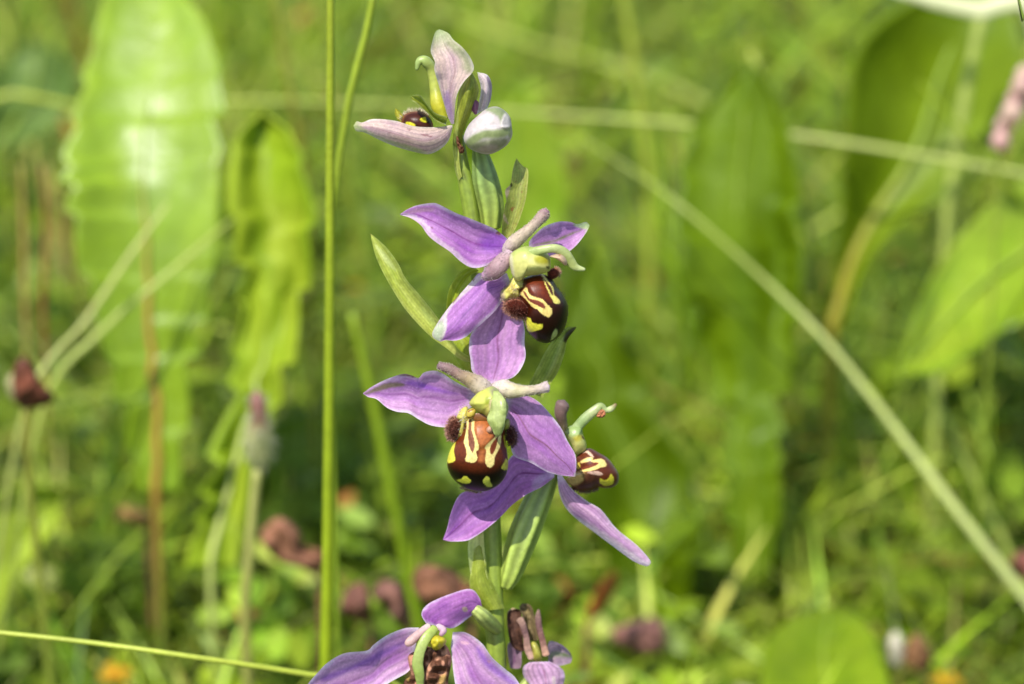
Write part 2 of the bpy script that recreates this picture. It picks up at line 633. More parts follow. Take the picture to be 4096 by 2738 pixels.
def green(base=(140, 160, 70), dark=(110, 130, 50), edge=(190, 200, 130), tip=None, ew=0.12, veins=0.18, tipu=0.9, spots=None):
    BS = np.array([1.08, .97, 1.1])
    b0, d0, e0 = c(*base, 1.45) * BS, c(*dark, 1.55) * BS, c(*edge, 1.3)

    def f(U, V, X, Y, seed):
        n1 = noise(U * 7 + seed, V * 2.5, seed)
        col = lerp(b0, d0, np.clip(n1 * 1.3 - .15, 0, 1))
        col = col * (1 - veins * np.sin(V * 11 + seed) ** 2)[..., None]
        col = lerp(col, e0, sstep(1 - 2 * ew, 1, np.abs(V)) * 0.35)
        if tip:
            col = lerp(col, c(*tip), sstep(tipu, 1, U))
        if spots:
            s = sstep(0.80, 0.90, noise(U * 40, V * 12, seed + 4))
            col = lerp(col, c(*spots), s * 0.6)
        return col
    return f


# --- stem
stem_px = [(1836, 545), (1846, 640), (1864, 740), (1890, 897), (1925, 1200), (1948, 1500), (1962, 1900), (1972, 2307), (1978, 2511), (1986, 2738)]
sw = P(SRC, stem_px, 0)
sw = np.vstack([sw, [BASE * 0.5 + sw[-1] * 0.5 + np.array([0, 0.0015, 0])], [BASE - np.array([0, 0, .004])]])
srad = np.array([20, 25, 30, 31, 33, 34, 36, 38, 39, 40, 46, 50]) * PX / 1000


def stemcol(U, TH):
    n = noise(U * 60, TH * 1.5, 3)
    col = lerp(c(166, 184, 76), c(140, 164, 54), n)
    col = col * (1 - 0.15 * np.cos(TH * 5) ** 2)[..., None]
    sp = sstep(0.86, 0.93, noise(U * 420, TH * 7, 8)) * sstep(0.3, 0.05, U)
    return lerp(col, c(60, 45, 25), sp * 0.8)


tube_w('stem', sw, srad, stemcol, M_WAX, orchid, n=140, ns=20)

# --- flower at the top of the spike, seen from the side
fA = empty('flower', P(SRC, [(1815, 500)], 2)[0], orchid)
tag(fA, 'topmost pale flower seen from the side with one sepal held upright')
pale = dict(base=(212, 188, 192), dark=(196, 162, 190), edge=(228, 222, 206), rib=(165, 125, 120), ribs=0.5, veins=0.12, spk=0.22)
petal('sepal', F1, [(1275, 1170), (1235, 1080), (1190, 930), (1130, 720), (1085, 560), (1090, 470), (1045, 360), (1060, 250), (1095, 140), (1140, 105)],
      [(1308, 1165), (1312, 1050), (1322, 920), (1350, 810), (1420, 690), (1525, 560), (1490, 430), (1400, 310), (1300, 225), (1240, 150), (1140, 105)],
      [3, 5, 5, 3], cup=[0, .9, 1.0, 0.2], tilt=[0, .5, .8, 0], style=purple(tip=(158, 180, 112), tipu=.62, **pale), parent=fA, seed=3, wave=.25,
      regions=[([(1420, 330), (1520, 540), (1500, 600), (1420, 560), (1390, 440), (1240, 260)], c(160, 172, 112), 45, .65),
               ([(1130, 420), (1300, 830), (1330, 1000), (1305, 840), (1150, 460)], c(150, 110, 120), 7, .6),
               ([(1230, 800), (1290, 1000), (1300, 1160), (1260, 1120), (1190, 920)], c(176, 134, 196), 40, .7)], jit=14)
petal('sepal', F1, [(1285, 1178), (1100, 1202), (860, 1192), (640, 1130), (400, 1112), (280, 1150), (215, 1138), (178, 1190)],
      [(1290, 1205), (1245, 1350), (1150, 1450), (1020, 1505), (860, 1480), (650, 1420), (480, 1350), (300, 1262), (212, 1248), (178, 1190)],
      [4, 6.5, 7, 6], cup=[-.5, -1.2, -1.0, -.2], tilt=[0, -.5, -.5, 0], style=purple(tip=(168, 186, 106), tipu=.86, **pale), parent=fA, seed=5, wave=.2,
      regions=[([(250, 1240), (480, 1350), (850, 1480), (1000, 1500), (900, 1440), (650, 1370), (420, 1290), (260, 1200)], c(164, 180, 116), 28, .75),
               ([(940, 1275), (1045, 1300), (1050, 1316), (960, 1300)], c(150, 100, 105), 6, .8),
               ([(760, 1225), (820, 1235), (800, 1246)], c(150, 100, 105), 6, .8)], jit=16)
petal('petal', F1, [(1230, 1090), (1090, 1040), (990, 930), (930, 850), (880, 842), (825, 850)], [(1215, 1180), (1100, 1130), (980, 1020), (880, 935), (830, 900), (822, 858)],
      [3.5, 5, 5.5, 5], cup=1.0, style=green((132, 150, 52), (112, 132, 34), (206, 214, 160), ew=.2), parent=fA, m=M_WAX, seed=2)
tube('column', F1, [(1190, 1110), (1130, 950), (1100, 760), (1060, 570), (990, 470), (920, 465), (885, 560)], [70, 85, 70, 60, 62, 45, 18], [1, 1, .5, .5, 1, 1.2, 1.4],
     np.array([c(176, 182, 52), c(196, 192, 50), c(170, 178, 70), c(178, 188, 90), c(160, 178, 96), c(150, 172, 92)]), fA, n=60, ns=18)
lipA = blob('lip', F1, [(715, 1130), (745, 1065), (830, 1030), (940, 1030), (1020, 1075), (1070, 1170), (1060, 1260), (900, 1290), (760, 1260), (715, 1190)],
            3.0, 2.2, 2.5, lambda X, Y, R: lerp(c(62, 26, 14), c(120, 74, 50), sstep(.8, 1, R)), fA,
            regions=[([(925, 1110), (985, 1088), (1012, 1120), (990, 1150), (945, 1140)], c(196, 190, 40), 7),
                     ([(765, 1150), (820, 1148), (872, 1178), (850, 1215), (780, 1200)], c(196, 190, 40), 7),
                     ([(990, 1090), (1050, 1110), (1052, 1150), (1010, 1150)], c(22, 12, 10), 8)], nr=24, nt=80)
fringe(F1, [(715, 1120), (745, 1065), (830, 1030), (940, 1030), (1010, 1070)], (890, 1200), 3.2, 170, .00050, .00003, c(226, 214, 180), fA, fwd=.2)
petal('side_lobe', F1, [(690, 1160), (660, 1100), (640, 1040), (648, 990)], [(760, 1160), (740, 1090), (700, 1030), (648, 990)], [3, 3.2, 3.2], cup=.4,
      style=c(206, 200, 70), parent=fA, m=M_WAX, nu=20, nv=10)
petal('bract', F1, [(1300, 1420), (1300, 1250), (1335, 1000), (1362, 800), (1425, 680), (1490, 565)], [(1400, 1430), (1405, 1290), (1475, 1100), (1560, 900), (1582, 770), (1535, 640), (1490, 565)],
      [1.5, 4.5, 5.5, 4.5], cup=[0, -1.8, -1.6, -.5], tilt=[0, -.6, -.6, 0],
      style=green((140, 152, 48), (116, 130, 34), (186, 196, 96), ew=.10), parent=fA, m=M_WAX, seed=7,
      regions=[([(1305, 1400), (1335, 1050), (1375, 820), (1440, 680), (1490, 575), (1480, 640), (1400, 780), (1360, 1000), (1350, 1300), (1345, 1400)], c(188, 198, 104), 12, .85)])
petal('petal', F1, [(1560, 1060), (1590, 900), (1605, 760), (1575, 640), (1565, 585)], [(1680, 990), (1718, 880), (1728, 730), (1680, 620), (1565, 585)],
      [2, 3.2, 3.2, 2.5], cup=[-.8, -1.2, -.4], style=purple((222, 208, 222), (196, 180, 204), (236, 230, 232), tip=(190, 200, 170), rib=(130, 100, 140), ribs=.6), parent=fA, seed=9,
      regions=[([(1690, 640), (1728, 740), (1715, 900), (1685, 980), (1700, 780), (1670, 660)], c(150, 120, 150), 9, .8)])
petal('petal', F1, [(1540, 1065), (1490, 1000), (1482, 940), (1530, 890)], [(1560, 1060), (1580, 980), (1580, 920), (1530, 890)], [2.8, 3.2, 3], cup=-.4,
      style=purple((150, 100, 140), (120, 74, 112), (180, 140, 160)), parent=fA, nu=24, nv=12, seed=1)
budA = blob('bud', F1, [(1418, 1290), (1470, 1175), (1580, 1065), (1680, 990), (1780, 972), (1870, 1015), (1932, 1090), (1952, 1200), (1956, 1300), (1900, 1400), (1800, 1470), (1700, 1506), (1580, 1490), (1470, 1435), (1420, 1360)],
            4.0, 3.4, 3.2, lambda X, Y, R: lerp(c(238, 224, 226), c(222, 212, 204), noise(X / 60, Y / 60, 2)), fA, m=M_PETAL, pw=2.2,
            regions=[([(1650, 1000), (1790, 975), (1880, 1010), (1950, 1130), (1955, 1290), (1925, 1330), (1900, 1210), (1840, 1180), (1790, 1080)], c(150, 168, 108), 26, .9),
                     ([(1425, 1380), (1500, 1300), (1640, 1240), (1760, 1230), (1900, 1220), (1920, 1290), (1800, 1330), (1640, 1330), (1540, 1400), (1460, 1440)], c(146, 164, 92), 26, .9),
                     ([(1480, 1440), (1560, 1370), (1700, 1340), (1900, 1330), (1900, 1400), (1800, 1470), (1690, 1500), (1570, 1490)], c(140, 146, 104), 30, .9),
                     ([(1560, 1450), (1700, 1400), (1800, 1420), (1740, 1490), (1620, 1490)], c(186, 168, 158), 25, .7),
                     ([(1832, 1180), (1850, 1090), (1885, 1050), (1935, 1120), (1948, 1185), (1880, 1210)], c(228, 220, 216), 14, .95)], jit=10, bump=.12, bs=70,
            ridge=[([(1425, 1400), (1440, 1330), (1640, 1220), (1840, 1190), (1930, 1200), (1960, 1300), (1900, 1420), (1700, 1510), (1500, 1460)], .45, 14),
                   ([(1835, 1180), (1855, 1085), (1890, 1045), (1950, 1120), (1955, 1190), (1880, 1220)], .35, 10)])
blob('withered_scale', F1, [(1335, 1300), (1360, 1330), (1385, 1400), (1420, 1440), (1410, 1490), (1370, 1495), (1350, 1440), (1330, 1370)], 2.8, .5, .5, c(104, 66, 40), fA, m=M_DRY, nr=12, nt=40, bump=.2, bs=15)
# bract strip and ovary under the top flower
petal('bract', H, [(250, 560), (205, 420), (190, 250), (172, 60), (185, -60)], [(300, 500), (275, 380), (262, 250), (250, 90), (185, -60)], [1.0, 1.4, 1.5, 1.2], cup=.3,
      style=green((176, 190, 92), (158, 176, 76), (206, 214, 140)), parent=orchid, m=M_WAX, nu=40, nv=10, seed=4)
tube('ovary', H, [(520, 80), (560, 250), (620, 560), (690, 900), (700, 1200)], [70, 115, 165, 165, 120], [2.0, .8, 0, -.5, -.5], np.array([c(134, 158, 82), c(140, 166, 92), c(160, 182, 86), c(166, 186, 78)]),
     orchid, n=60, ns=36, ribs=6, ribamp=.09, seed=3)
petal('bract', H, [(840, 1330), (850, 1120), (885, 900), (905, 830), (890, 690), (960, 600), (990, 420), (1020, 310), (1045, 255)],
      [(960, 1330), (1060, 1150), (1160, 850), (1196, 600), (1200, 410), (1140, 365), (1085, 310), (1045, 255)], [1.5, 1.6, 1.2, .4], cup=[.6, .8, .6, .2], tilt=-.4,
      style=green((148, 160, 72), (126, 140, 58), (176, 172, 112), spots=(150, 96, 60)), parent=orchid, m=M_WAX, seed=12,
      regions=[([(850, 1010), (880, 1020), (930, 1130), (920, 1150), (870, 1090)], c(196, 170, 140), 10, .9), ([(960, 950), (985, 915), (1005, 935), (985, 980)], c(140, 84, 50), 10, .8),
               ([(885, 700), (930, 640), (960, 640), (930, 760), (900, 800)], c(196, 168, 150), 12, .8), ([(955, 605), (975, 590), (985, 630), (965, 640)], c(40, 26, 20), 6, .9)], jit=8)


# --- upper open flower, lip turned to the right
fB = empty('flower', P(SRC, [(2050, 1000)], 4)[0], orchid)
tag(fB, 'upper open flower with its brown lip turned to the side')
pur = dict(base=(184, 128, 210), dark=(148, 76, 190), edge=(240, 226, 240))
petal('sepal', F2, [(1160, 700), (1050, 612), (900, 545), (760, 490), (640, 430), (590, 420), (490, 435), (420, 462), (362, 500)],
      [(1150, 770), (1100, 795), (1030, 852), (930, 886), (860, 880), (790, 835), (720, 770), (620, 702), (560, 650), (510, 580), (440, 530), (362, 505)],
      [7, 8, 8, 6.5], cup=[.3, 1.2, 1.2, .3], tilt=[0, .3, .6, 0], wave=.35, style=purple(ribs=.85, rib=(130, 46, 130), **pur), parent=fB, seed=21,
      regions=[([(362, 505), (440, 500), (530, 540), (590, 620), (660, 690), (760, 760), (850, 860), (790, 840), (720, 775), (620, 705), (555, 650), (505, 580)], c(214, 184, 208), 13, .9),
               ([(380, 500), (480, 460), (590, 455), (600, 475), (480, 490)], c(170, 128, 150), 12, .7),
               ([(960, 660), (1120, 640), (1150, 740), (1050, 780), (960, 760)], c(132, 66, 186), 45, .6),
               ([(1055, 630), (1080, 622), (1088, 645), (1062, 650)], c(140, 90, 80), 5, .9), ([(580, 590), (598, 588), (596, 605)], c(120, 50, 60), 4, .9)], jit=10)
petal('sepal', F2, [(1290, 700), (1330, 650), (1400, 590), (1500, 555), (1580, 555), (1640, 572), (1700, 556), (1727, 580)],
      [(1290, 770), (1400, 805), (1500, 805), (1580, 768), (1640, 715), (1690, 650), (1715, 610), (1727, 582)],
      [4.5, 3, 1.5, 1], cup=[0, .8, .9, .2], style=purple(base=(190, 140, 210), dark=(164, 108, 194), edge=(240, 226, 238), tip=(186, 202, 140), tipu=.84, rib=(128, 128, 80), ribs=.8, ribw=.07), parent=fB, seed=24, wave=.2,
      regions=[([(1610, 575), (1690, 558), (1727, 575), (1715, 605), (1660, 600)], c(196, 212, 150), 10, .9)])
petal('sepal', F2, [(1130, 925), (1020, 950), (935, 925), (875, 985), (790, 1080), (720, 1160), (640, 1270), (595, 1350), (602, 1392), (650, 1420)],
      [(1160, 1000), (1112, 1100), (1060, 1180), (980, 1262), (900, 1330), (830, 1388), (760, 1412), (700, 1408), (672, 1412), (650, 1420)],
      [7, 8.6, 9, 8.2], cup=[-.2, -.9, -1.0, -.3], tilt=[0, .5, .7, .2], wave=.25, style=purple(base=(184, 128, 210), dark=(158, 94, 196), edge=(240, 226, 240), rib=(128, 80, 150), ribs=.6), parent=fB, seed=27,
      regions=[([(940, 930), (960, 950), (870, 1040), (760, 1140), (705, 1210), (695, 1330), (652, 1418), (600, 1390), (592, 1350), (640, 1270), (720, 1160), (800, 1070), (880, 980)], c(218, 202, 204), 8, .95),
               ([(600, 1330), (660, 1270), (680, 1330), (640, 1415), (600, 1390)], c(176, 196, 150), 18, .7),
               ([(880, 975), (905, 960), (890, 985)], c(130, 80, 50), 6, .9), ([(755, 1105), (790, 1075), (775, 1105), (740, 1145)], c(130, 80, 50), 6, .9)], jit=6)
petal('bract', F2, [(900, 880), (820, 900), (760, 960), (712, 1050), (692, 1180), (700, 1260)], [(930, 910), (860, 950), (800, 1030), (770, 1120), (760, 1200), (700, 1260)], [2, 1.5, 1, .5], cup=.8,
      style=green((150, 170, 50), (134, 156, 38), (186, 200, 100)), parent=orchid, m=M_WAX, nu=40, nv=12, seed=5)
hornc = np.array([c(226, 206, 214), c(206, 190, 170), c(196, 178, 160), c(166, 132, 140)])
h1 = tube('petal', F2, [(1130, 760), (1180, 705), (1240, 655), (1330, 575), (1395, 505), (1425, 485)], [40, 50, 44, 36, 42, 30], [7, 8, 8.5, 8.5, 8, 8], hornc, fB, m=M_PETAL, n=40, ns=18)
fuzz(h1, 2200, .00042, .000022, c(226, 216, 190))
h2 = tube('petal', F2, [(1150, 800), (1095, 850), (1045, 905), (985, 935), (960, 930)], [50, 58, 62, 46, 26], [8.5, 10, 10.5, 10, 10], np.array([c(224, 200, 212), c(196, 166, 172), c(160, 128, 134), c(190, 150, 184)]), fB, m=M_PETAL, n=40, ns=18)
fuzz(h2, 2200, .00042, .000022, c(206, 190, 182))
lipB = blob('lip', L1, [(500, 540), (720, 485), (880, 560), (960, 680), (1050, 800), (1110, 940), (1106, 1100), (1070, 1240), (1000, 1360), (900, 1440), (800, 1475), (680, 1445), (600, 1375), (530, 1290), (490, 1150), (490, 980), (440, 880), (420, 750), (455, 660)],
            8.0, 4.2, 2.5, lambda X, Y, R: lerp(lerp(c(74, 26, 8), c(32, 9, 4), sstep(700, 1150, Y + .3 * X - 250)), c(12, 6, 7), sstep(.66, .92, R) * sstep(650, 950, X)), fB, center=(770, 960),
            tilt=(-.15, .0), pw=2.3, nr=48, nt=150, jit=9,
            regions=[([(560, 560), (720, 500), (800, 680), (870, 880), (760, 830), (640, 790), (560, 700)], c(98, 38, 12), 40, .9),
                     ([(495, 690), (530, 680), (560, 770), (640, 812), (740, 842), (830, 930), (888, 990), (880, 1060), (832, 1105), (740, 1060), (680, 1000), (600, 960), (520, 860), (425, 775), (450, 745)], c(226, 200, 116), 7),
                     ([(462, 735), (505, 740), (560, 830), (640, 852), (740, 890), (792, 950), (772, 985), (680, 938), (590, 900), (520, 830)], c(110, 50, 34), 7),
                     ([(728, 490), (765, 500), (900, 680), (920, 780), (1000, 870), (988, 912), (920, 905), (868, 830), (820, 720), (770, 600)], c(218, 204, 104), 7),
                     ([(746, 520), (868, 668), (905, 790), (868, 768), (800, 640)], c(78, 36, 24), 6),
                     ([(480, 1110), (570, 1118), (600, 1170), (680, 1200), (752, 1206), (740, 1270), (690, 1286), (560, 1315), (505, 1210)], c(214, 206, 62), 8),
                     ([(932, 1268), (962, 1290), (950, 1370), (868, 1432), (890, 1330)], c(176, 184, 110), 8)])
fuzz(lipB, 500, .00025, .00002, c(70, 50, 50), sel=lambda co, no: no[:, 1] > -0.45)
thB = blob('throat', L1, [(330, 520), (430, 500), (520, 560), (560, 640), (480, 700), (440, 760), (430, 850), (300, 870), (200, 880), (145, 800), (170, 720), (260, 640)], 8.0, 2.2, 2, c(222, 214, 110), fB, m=M_WAX, nr=20, nt=60,
           regions=[([(200, 660), (330, 620), (380, 700), (280, 760)], c(206, 180, 80), 25, .7), ([(380, 700), (440, 700), (430, 745)], c(130, 80, 30), 14, .8), ([(140, 740), (200, 760), (210, 900), (150, 860)], c(206, 176, 150), 20, .8)], bump=.2)
fuzz(thB, 250, .0004, .00002, c(226, 206, 180))
lbB = blob('side_lobe', L1, [(225, 900), (330, 845), (450, 865), (540, 945), (566, 1030), (520, 1095), (430, 1100), (330, 1075), (250, 1010)], 10.2, 1.6, 1.6, lambda X, Y, R: lerp(c(66, 24, 14), c(150, 96, 76), sstep(.78, 1, R)), fB, m=M_FUR, nr=20, nt=60)
fuzz(lbB, 420, .00035, .00003, c(120, 66, 50))
fringe(L1, [(225, 900), (240, 1000), (330, 1075), (430, 1100), (520, 1095), (566, 1030)], (400, 930), 10.4, 260, .00062, .00003, c(206, 152, 128), fB)
lb2 = blob('side_lobe', L1, [(820, 450), (930, 395), (990, 450), (975, 515), (910, 560), (840, 560)], 8.0, 1.2, 1.2, lambda X, Y, R: lerp(c(96, 44, 32), c(160, 110, 80), sstep(.7, 1, R)), fB, m=M_FUR, nr=14, nt=40)
fringe(L1, [(930, 395), (990, 450), (975, 515)], (900, 460), 7.2, 70, .0004, .000025, c(222, 180, 150), fB)
blob('column', L1, [(275, 270), (320, 175), (480, 95), (640, 108), (780, 160), (850, 240), (866, 340), (858, 430), (790, 468), (680, 500), (510, 522), (430, 590), (340, 545), (290, 420)], 10.5, 2.6, 2.5,
     lambda X, Y, R: lerp(c(176, 190, 100), c(222, 218, 130), sstep(150, 420, Y + .1 * X)), fB, m=M_WAX, nr=30, nt=90,
     regions=[([(640, 250), (820, 220), (850, 320), (760, 350), (660, 330)], c(176, 172, 20), 35, .85), ([(800, 380), (850, 390), (840, 420), (810, 410)], c(70, 50, 20), 10, .9),
              ([(270, 260), (310, 220), (340, 500), (290, 420)], c(228, 220, 190), 30, .8)], bump=.15, bs=120)
tube('column_beak', L1, [(560, 190), (760, 140), (930, 125), (1060, 190), (1140, 300), (1220, 390), (1350, 425)], [72, 60, 62, 72, 72, 52, 20], [12, 12.5, 12.5, 12, 11.5, 11.3, 11],
     np.array([c(166, 184, 96), c(172, 186, 112), c(178, 188, 122), c(180, 190, 116), c(190, 200, 116), c(204, 212, 150)]), fB, n=60, ns=18, flat=.7)
blob('pollen_pocket', L1, [(850, 235), (960, 200), (1050, 230), (1100, 320), (1075, 370), (1000, 310), (920, 260)], 12.2, 1.7, 1, c(224, 194, 160), fB, m=M_PETAL, nr=14, nt=50, regions=[([(970, 205), (1010, 210), (990, 235)], c(190, 120, 40), 12, .8)])

# --- middle flower facing the camera
fC = empty('flower', P(SRC, [(1940, 1570)], 4)[0], orchid)
tag(fC, 'middle flower facing forward with a broad brown lip')
petal('bract', F2, [(880, 1570), (800, 1550), (700, 1470), (590, 1390), (480, 1280), (380, 1160), (270, 980), (200, 840), (165, 730), (148, 640)],
      [(900, 1540), (850, 1520), (790, 1480), (740, 1415), (620, 1230), (500, 1080), (400, 960), (350, 860), (280, 760), (210, 690), (148, 640)],
      [1.5, 3, 3.5, 3.5, 3], cup=[.2, .9, 1, .6], tilt=.3, style=green((176, 190, 86), (150, 170, 62), (196, 206, 120), tip=(150, 120, 60), tipu=.985, ew=.16), parent=orchid, m=M_WAX, seed=14,
      regions=[([(180, 720), (260, 790), (330, 900), (290, 880), (220, 800)], c(214, 220, 150), 14, .6), ([(540, 1180), (700, 1380), (680, 1400), (520, 1210)], c(196, 208, 116), 18, .6)])  # paler streaks paint highlights along the middle of the bract
petal('bract', K, [(1230, 880), (1100, 800), (1010, 640), (1000, 520), (1060, 430)], [(1260, 800), (1230, 700), (1240, 560), (1200, 470), (1060, 430)], [1.5, 1.2, 1, .5], cup=-.6, style=green((150, 168, 46), (128, 150, 34), (190, 200, 110)), parent=orchid, m=M_WAX, nu=36, nv=14, seed=2)
petal('sepal', K, [(1370, 970), (1290, 890), (1212, 825), (1195, 700), (1178, 570), (1200, 430), (1290, 300), (1400, 160), (1500, 40), (1550, 10)],
      [(1500, 970), (1580, 920), (1660, 890), (1740, 800), (1790, 670), (1778, 520), (1780, 380), (1740, 200), (1640, 60), (1550, 10)],
      [7.0, 5.9, 5.0, 4.0], cup=[.2, .6, .6, .3], wave=.25, style=purple(base=(192, 140, 208), dark=(170, 112, 198), edge=(238, 224, 238), rib=(136, 70, 120), ribs=.7, ew=.07), parent=fC, seed=31, nu=80)
petal('sepal', K, [(1270, 1050), (1150, 1000), (1000, 920), (880, 842), (790, 820), (690, 842), (632, 898), (560, 872), (480, 855), (390, 875), (250, 930), (120, 1000), (34, 1065)],
      [(1230, 1200), (1110, 1270), (980, 1415), (900, 1432), (760, 1410), (640, 1350), (520, 1280), (400, 1265), (290, 1220), (180, 1130), (90, 1105), (34, 1070)],
      [7.5, 7.5, 7, 6], cup=[.2, 1.3, 1.3, .3], tilt=[0, -.3, -.5, 0], wave=.4, style=purple(base=(194, 146, 212), dark=(162, 102, 196), edge=(242, 230, 242), rib=(136, 70, 140), ribs=.5, ribw=.05), parent=fC, seed=34, nu=120, nv=60,
      regions=[([(45, 1080), (150, 1010), (300, 950), (440, 950), (480, 985), (330, 1010), (180, 1050)], c(118, 106, 62), 18, .85),
               ([(60, 1040), (150, 985), (280, 930), (420, 880), (480, 870), (440, 920), (280, 950), (140, 1010)], c(206, 168, 206), 12, .7),
               ([(400, 868), (520, 856), (600, 880), (632, 902), (662, 850), (640, 890), (600, 900), (520, 880)], c(124, 84, 60), 9, .9),
               ([(500, 960), (700, 1020), (900, 1060), (1060, 1070), (900, 1030), (700, 960), (560, 925)], c(148, 84, 196), 26, .75)], jit=10)
petal('sepal', F3, [(930, 505), (1040, 495), (1120, 530), (1190, 600), (1260, 690), (1300, 770), (1345, 850), (1352, 920), (1346, 978)],
      [(930, 610), (948, 720), (960, 800), (985, 862), (1080, 900), (1180, 955), (1270, 976), (1320, 980), (1346, 982)],
      [7.5, 8.5, 8.5, 7.5], cup=[.2, -.8, -1.0, -.2], tilt=[0, .3, .4, 0], wave=.25, style=purple(base=(190, 138, 210), dark=(166, 106, 196), edge=(242, 230, 242), tip=(206, 206, 180), tipu=.95, rib=(140, 84, 110), ribs=.75, ribw=.03, ew=.06), parent=fC, seed=37, nu=120, nv=60)
h3 = tube('petal', K, [(1410, 1060), (1310, 995), (1200, 925), (1080, 868), (960, 800), (850, 765)], [70, 98, 80, 58, 52, 40], [8, 9, 9.5, 10, 10, 9.8], np.array([c(232, 216, 224), c(216, 204, 190), c(186, 166, 130), c(150, 120, 116), c(140, 112, 120)]), fC, m=M_PETAL, n=44, ns=18)
fuzz(h3, 2200, .00042, .000022, c(222, 208, 186))
h4 = tube('petal', F3, [(860, 470), (915, 455), (965, 468), (1040, 470), (1110, 462), (1180, 445)], [40, 52, 46, 32, 26, 33], [8, 9, 10, 10.5, 10.5, 10], np.array([c(234, 220, 226), c(226, 214, 206), c(210, 204, 160), c(206, 192, 170), c(216, 198, 206)]), fC, m=M_PETAL, n=44, ns=18)
fuzz(h4, 2200, .00042, .000022, c(230, 222, 196))


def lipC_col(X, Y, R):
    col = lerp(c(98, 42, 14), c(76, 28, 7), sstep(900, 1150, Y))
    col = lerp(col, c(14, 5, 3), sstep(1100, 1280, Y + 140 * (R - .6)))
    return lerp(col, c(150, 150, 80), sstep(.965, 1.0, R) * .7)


YEL = c(222, 202, 126)
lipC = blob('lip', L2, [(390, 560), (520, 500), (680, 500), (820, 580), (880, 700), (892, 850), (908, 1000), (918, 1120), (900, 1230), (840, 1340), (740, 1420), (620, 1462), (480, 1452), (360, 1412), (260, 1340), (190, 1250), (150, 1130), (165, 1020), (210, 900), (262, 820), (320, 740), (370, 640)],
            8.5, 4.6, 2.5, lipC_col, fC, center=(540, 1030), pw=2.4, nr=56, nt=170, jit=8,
            regions=[([(490, 590), (690, 590), (745, 740), (660, 890), (620, 1000), (640, 1080), (545, 1080), (565, 900), (510, 780)], c(160, 92, 46), 30, .95),
                     ([(405, 560), (490, 560), (495, 700), (552, 880), (545, 940), (515, 970), (535, 1050), (492, 1102), (410, 1096), (373, 1070), (395, 1000), (380, 900), (358, 850), (385, 720)], YEL, 7),
                     ([(424, 560), (458, 560), (462, 680), (502, 870), (472, 982), (428, 900), (412, 800)], c(120, 72, 52), 7),
                     ([(832, 740), (818, 900), (752, 1030), (742, 1120), (690, 1166), (640, 1130), (628, 1060), (640, 960), (628, 900), (740, 790), (785, 740)], YEL, 7),
                     ([(792, 770), (772, 900), (722, 1002), (688, 970), (700, 880)], c(112, 50, 26), 7),
                     ([(262, 830), (240, 960), (252, 1075), (150, 1105), (150, 1020), (205, 890)], c(216, 206, 70), 7),
                     ([(890, 1050), (925, 1090), (925, 1190), (833, 1176), (870, 1090)], c(200, 194, 70), 7),
                     ([(860, 770), (905, 780), (905, 900), (878, 905)], c(206, 196, 60), 8),
                     ([(268, 1322), (330, 1302), (370, 1268), (420, 1290), (452, 1335), (420, 1366), (330, 1362)], c(208, 206, 64), 6),
                     ([(598, 1332), (640, 1274), (682, 1290), (692, 1340), (727, 1392), (680, 1412), (620, 1382)], c(206, 206, 80), 6)],
            ridge=[([(500, 560), (700, 560), (760, 740), (640, 900), (540, 900), (500, 760)], .35, 40)])
fringe(L2, [(330, 1400), (420, 1440), (500, 1458), (580, 1462)], (540, 1200), 8.3, 110, .0004, .000025, c(196, 160, 130), fC, fwd=.1)
lob = lambda X, Y, R: lerp(c(62, 30, 20), c(150, 106, 86), sstep(.7, 1, R))
lc1 = blob('side_lobe', L2, [(205, 560), (262, 540), (312, 600), (302, 690), (275, 800), (212, 805), (160, 730), (168, 640)], 9.5, 1.5, 1.5, lob, fC, m=M_FUR, nr=20, nt=60)
fringe(L2, [(262, 545), (205, 560), (168, 640), (155, 730), (205, 805), (270, 808)], (270, 680), 9.7, 240, .00055, .00003, c(206, 158, 138), fC)
fuzz(lc1, 420, .00035, .00003, c(130, 76, 60))
lc2 = blob('side_lobe', L2, [(895, 700), (955, 655), (1000, 740), (1004, 840), (962, 892), (915, 850)], 9, 1.4, 1.5, lob, fC, m=M_FUR, nr=20, nt=60)
fringe(L2, [(955, 655), (1004, 740), (1006, 840), (962, 892)], (930, 770), 9.2, 150, .00045, .00003, c(150, 110, 110), fC)
fuzz(lc2, 300, .00035, .00003, c(100, 60, 54))
ty = blob('throat', L2, [(280, 500), (340, 420), (410, 405), (430, 560), (385, 650), (350, 800), (290, 835), (280, 800), (312, 690), (318, 600), (270, 545)], 9.2, 1.6, 1.6, c(216, 206, 100), fC, m=M_WAX, nr=18, nt=60, center=(355, 540))
fuzz(ty, 260, .0004, .00002, c(236, 226, 210))
blob('throat', L2, [(470, 520), (520, 480), (660, 500), (700, 560), (600, 590), (510, 580)], 11.7, .2, 1, c(132, 82, 36), fC, m=M_WAX, nr=14, nt=40)
blob('throat', L2, [(860, 560), (930, 560), (940, 640), (900, 700), (850, 680)], 9.2, 1.2, 1, c(170, 172, 70), fC, m=M_WAX, nr=14, nt=40)
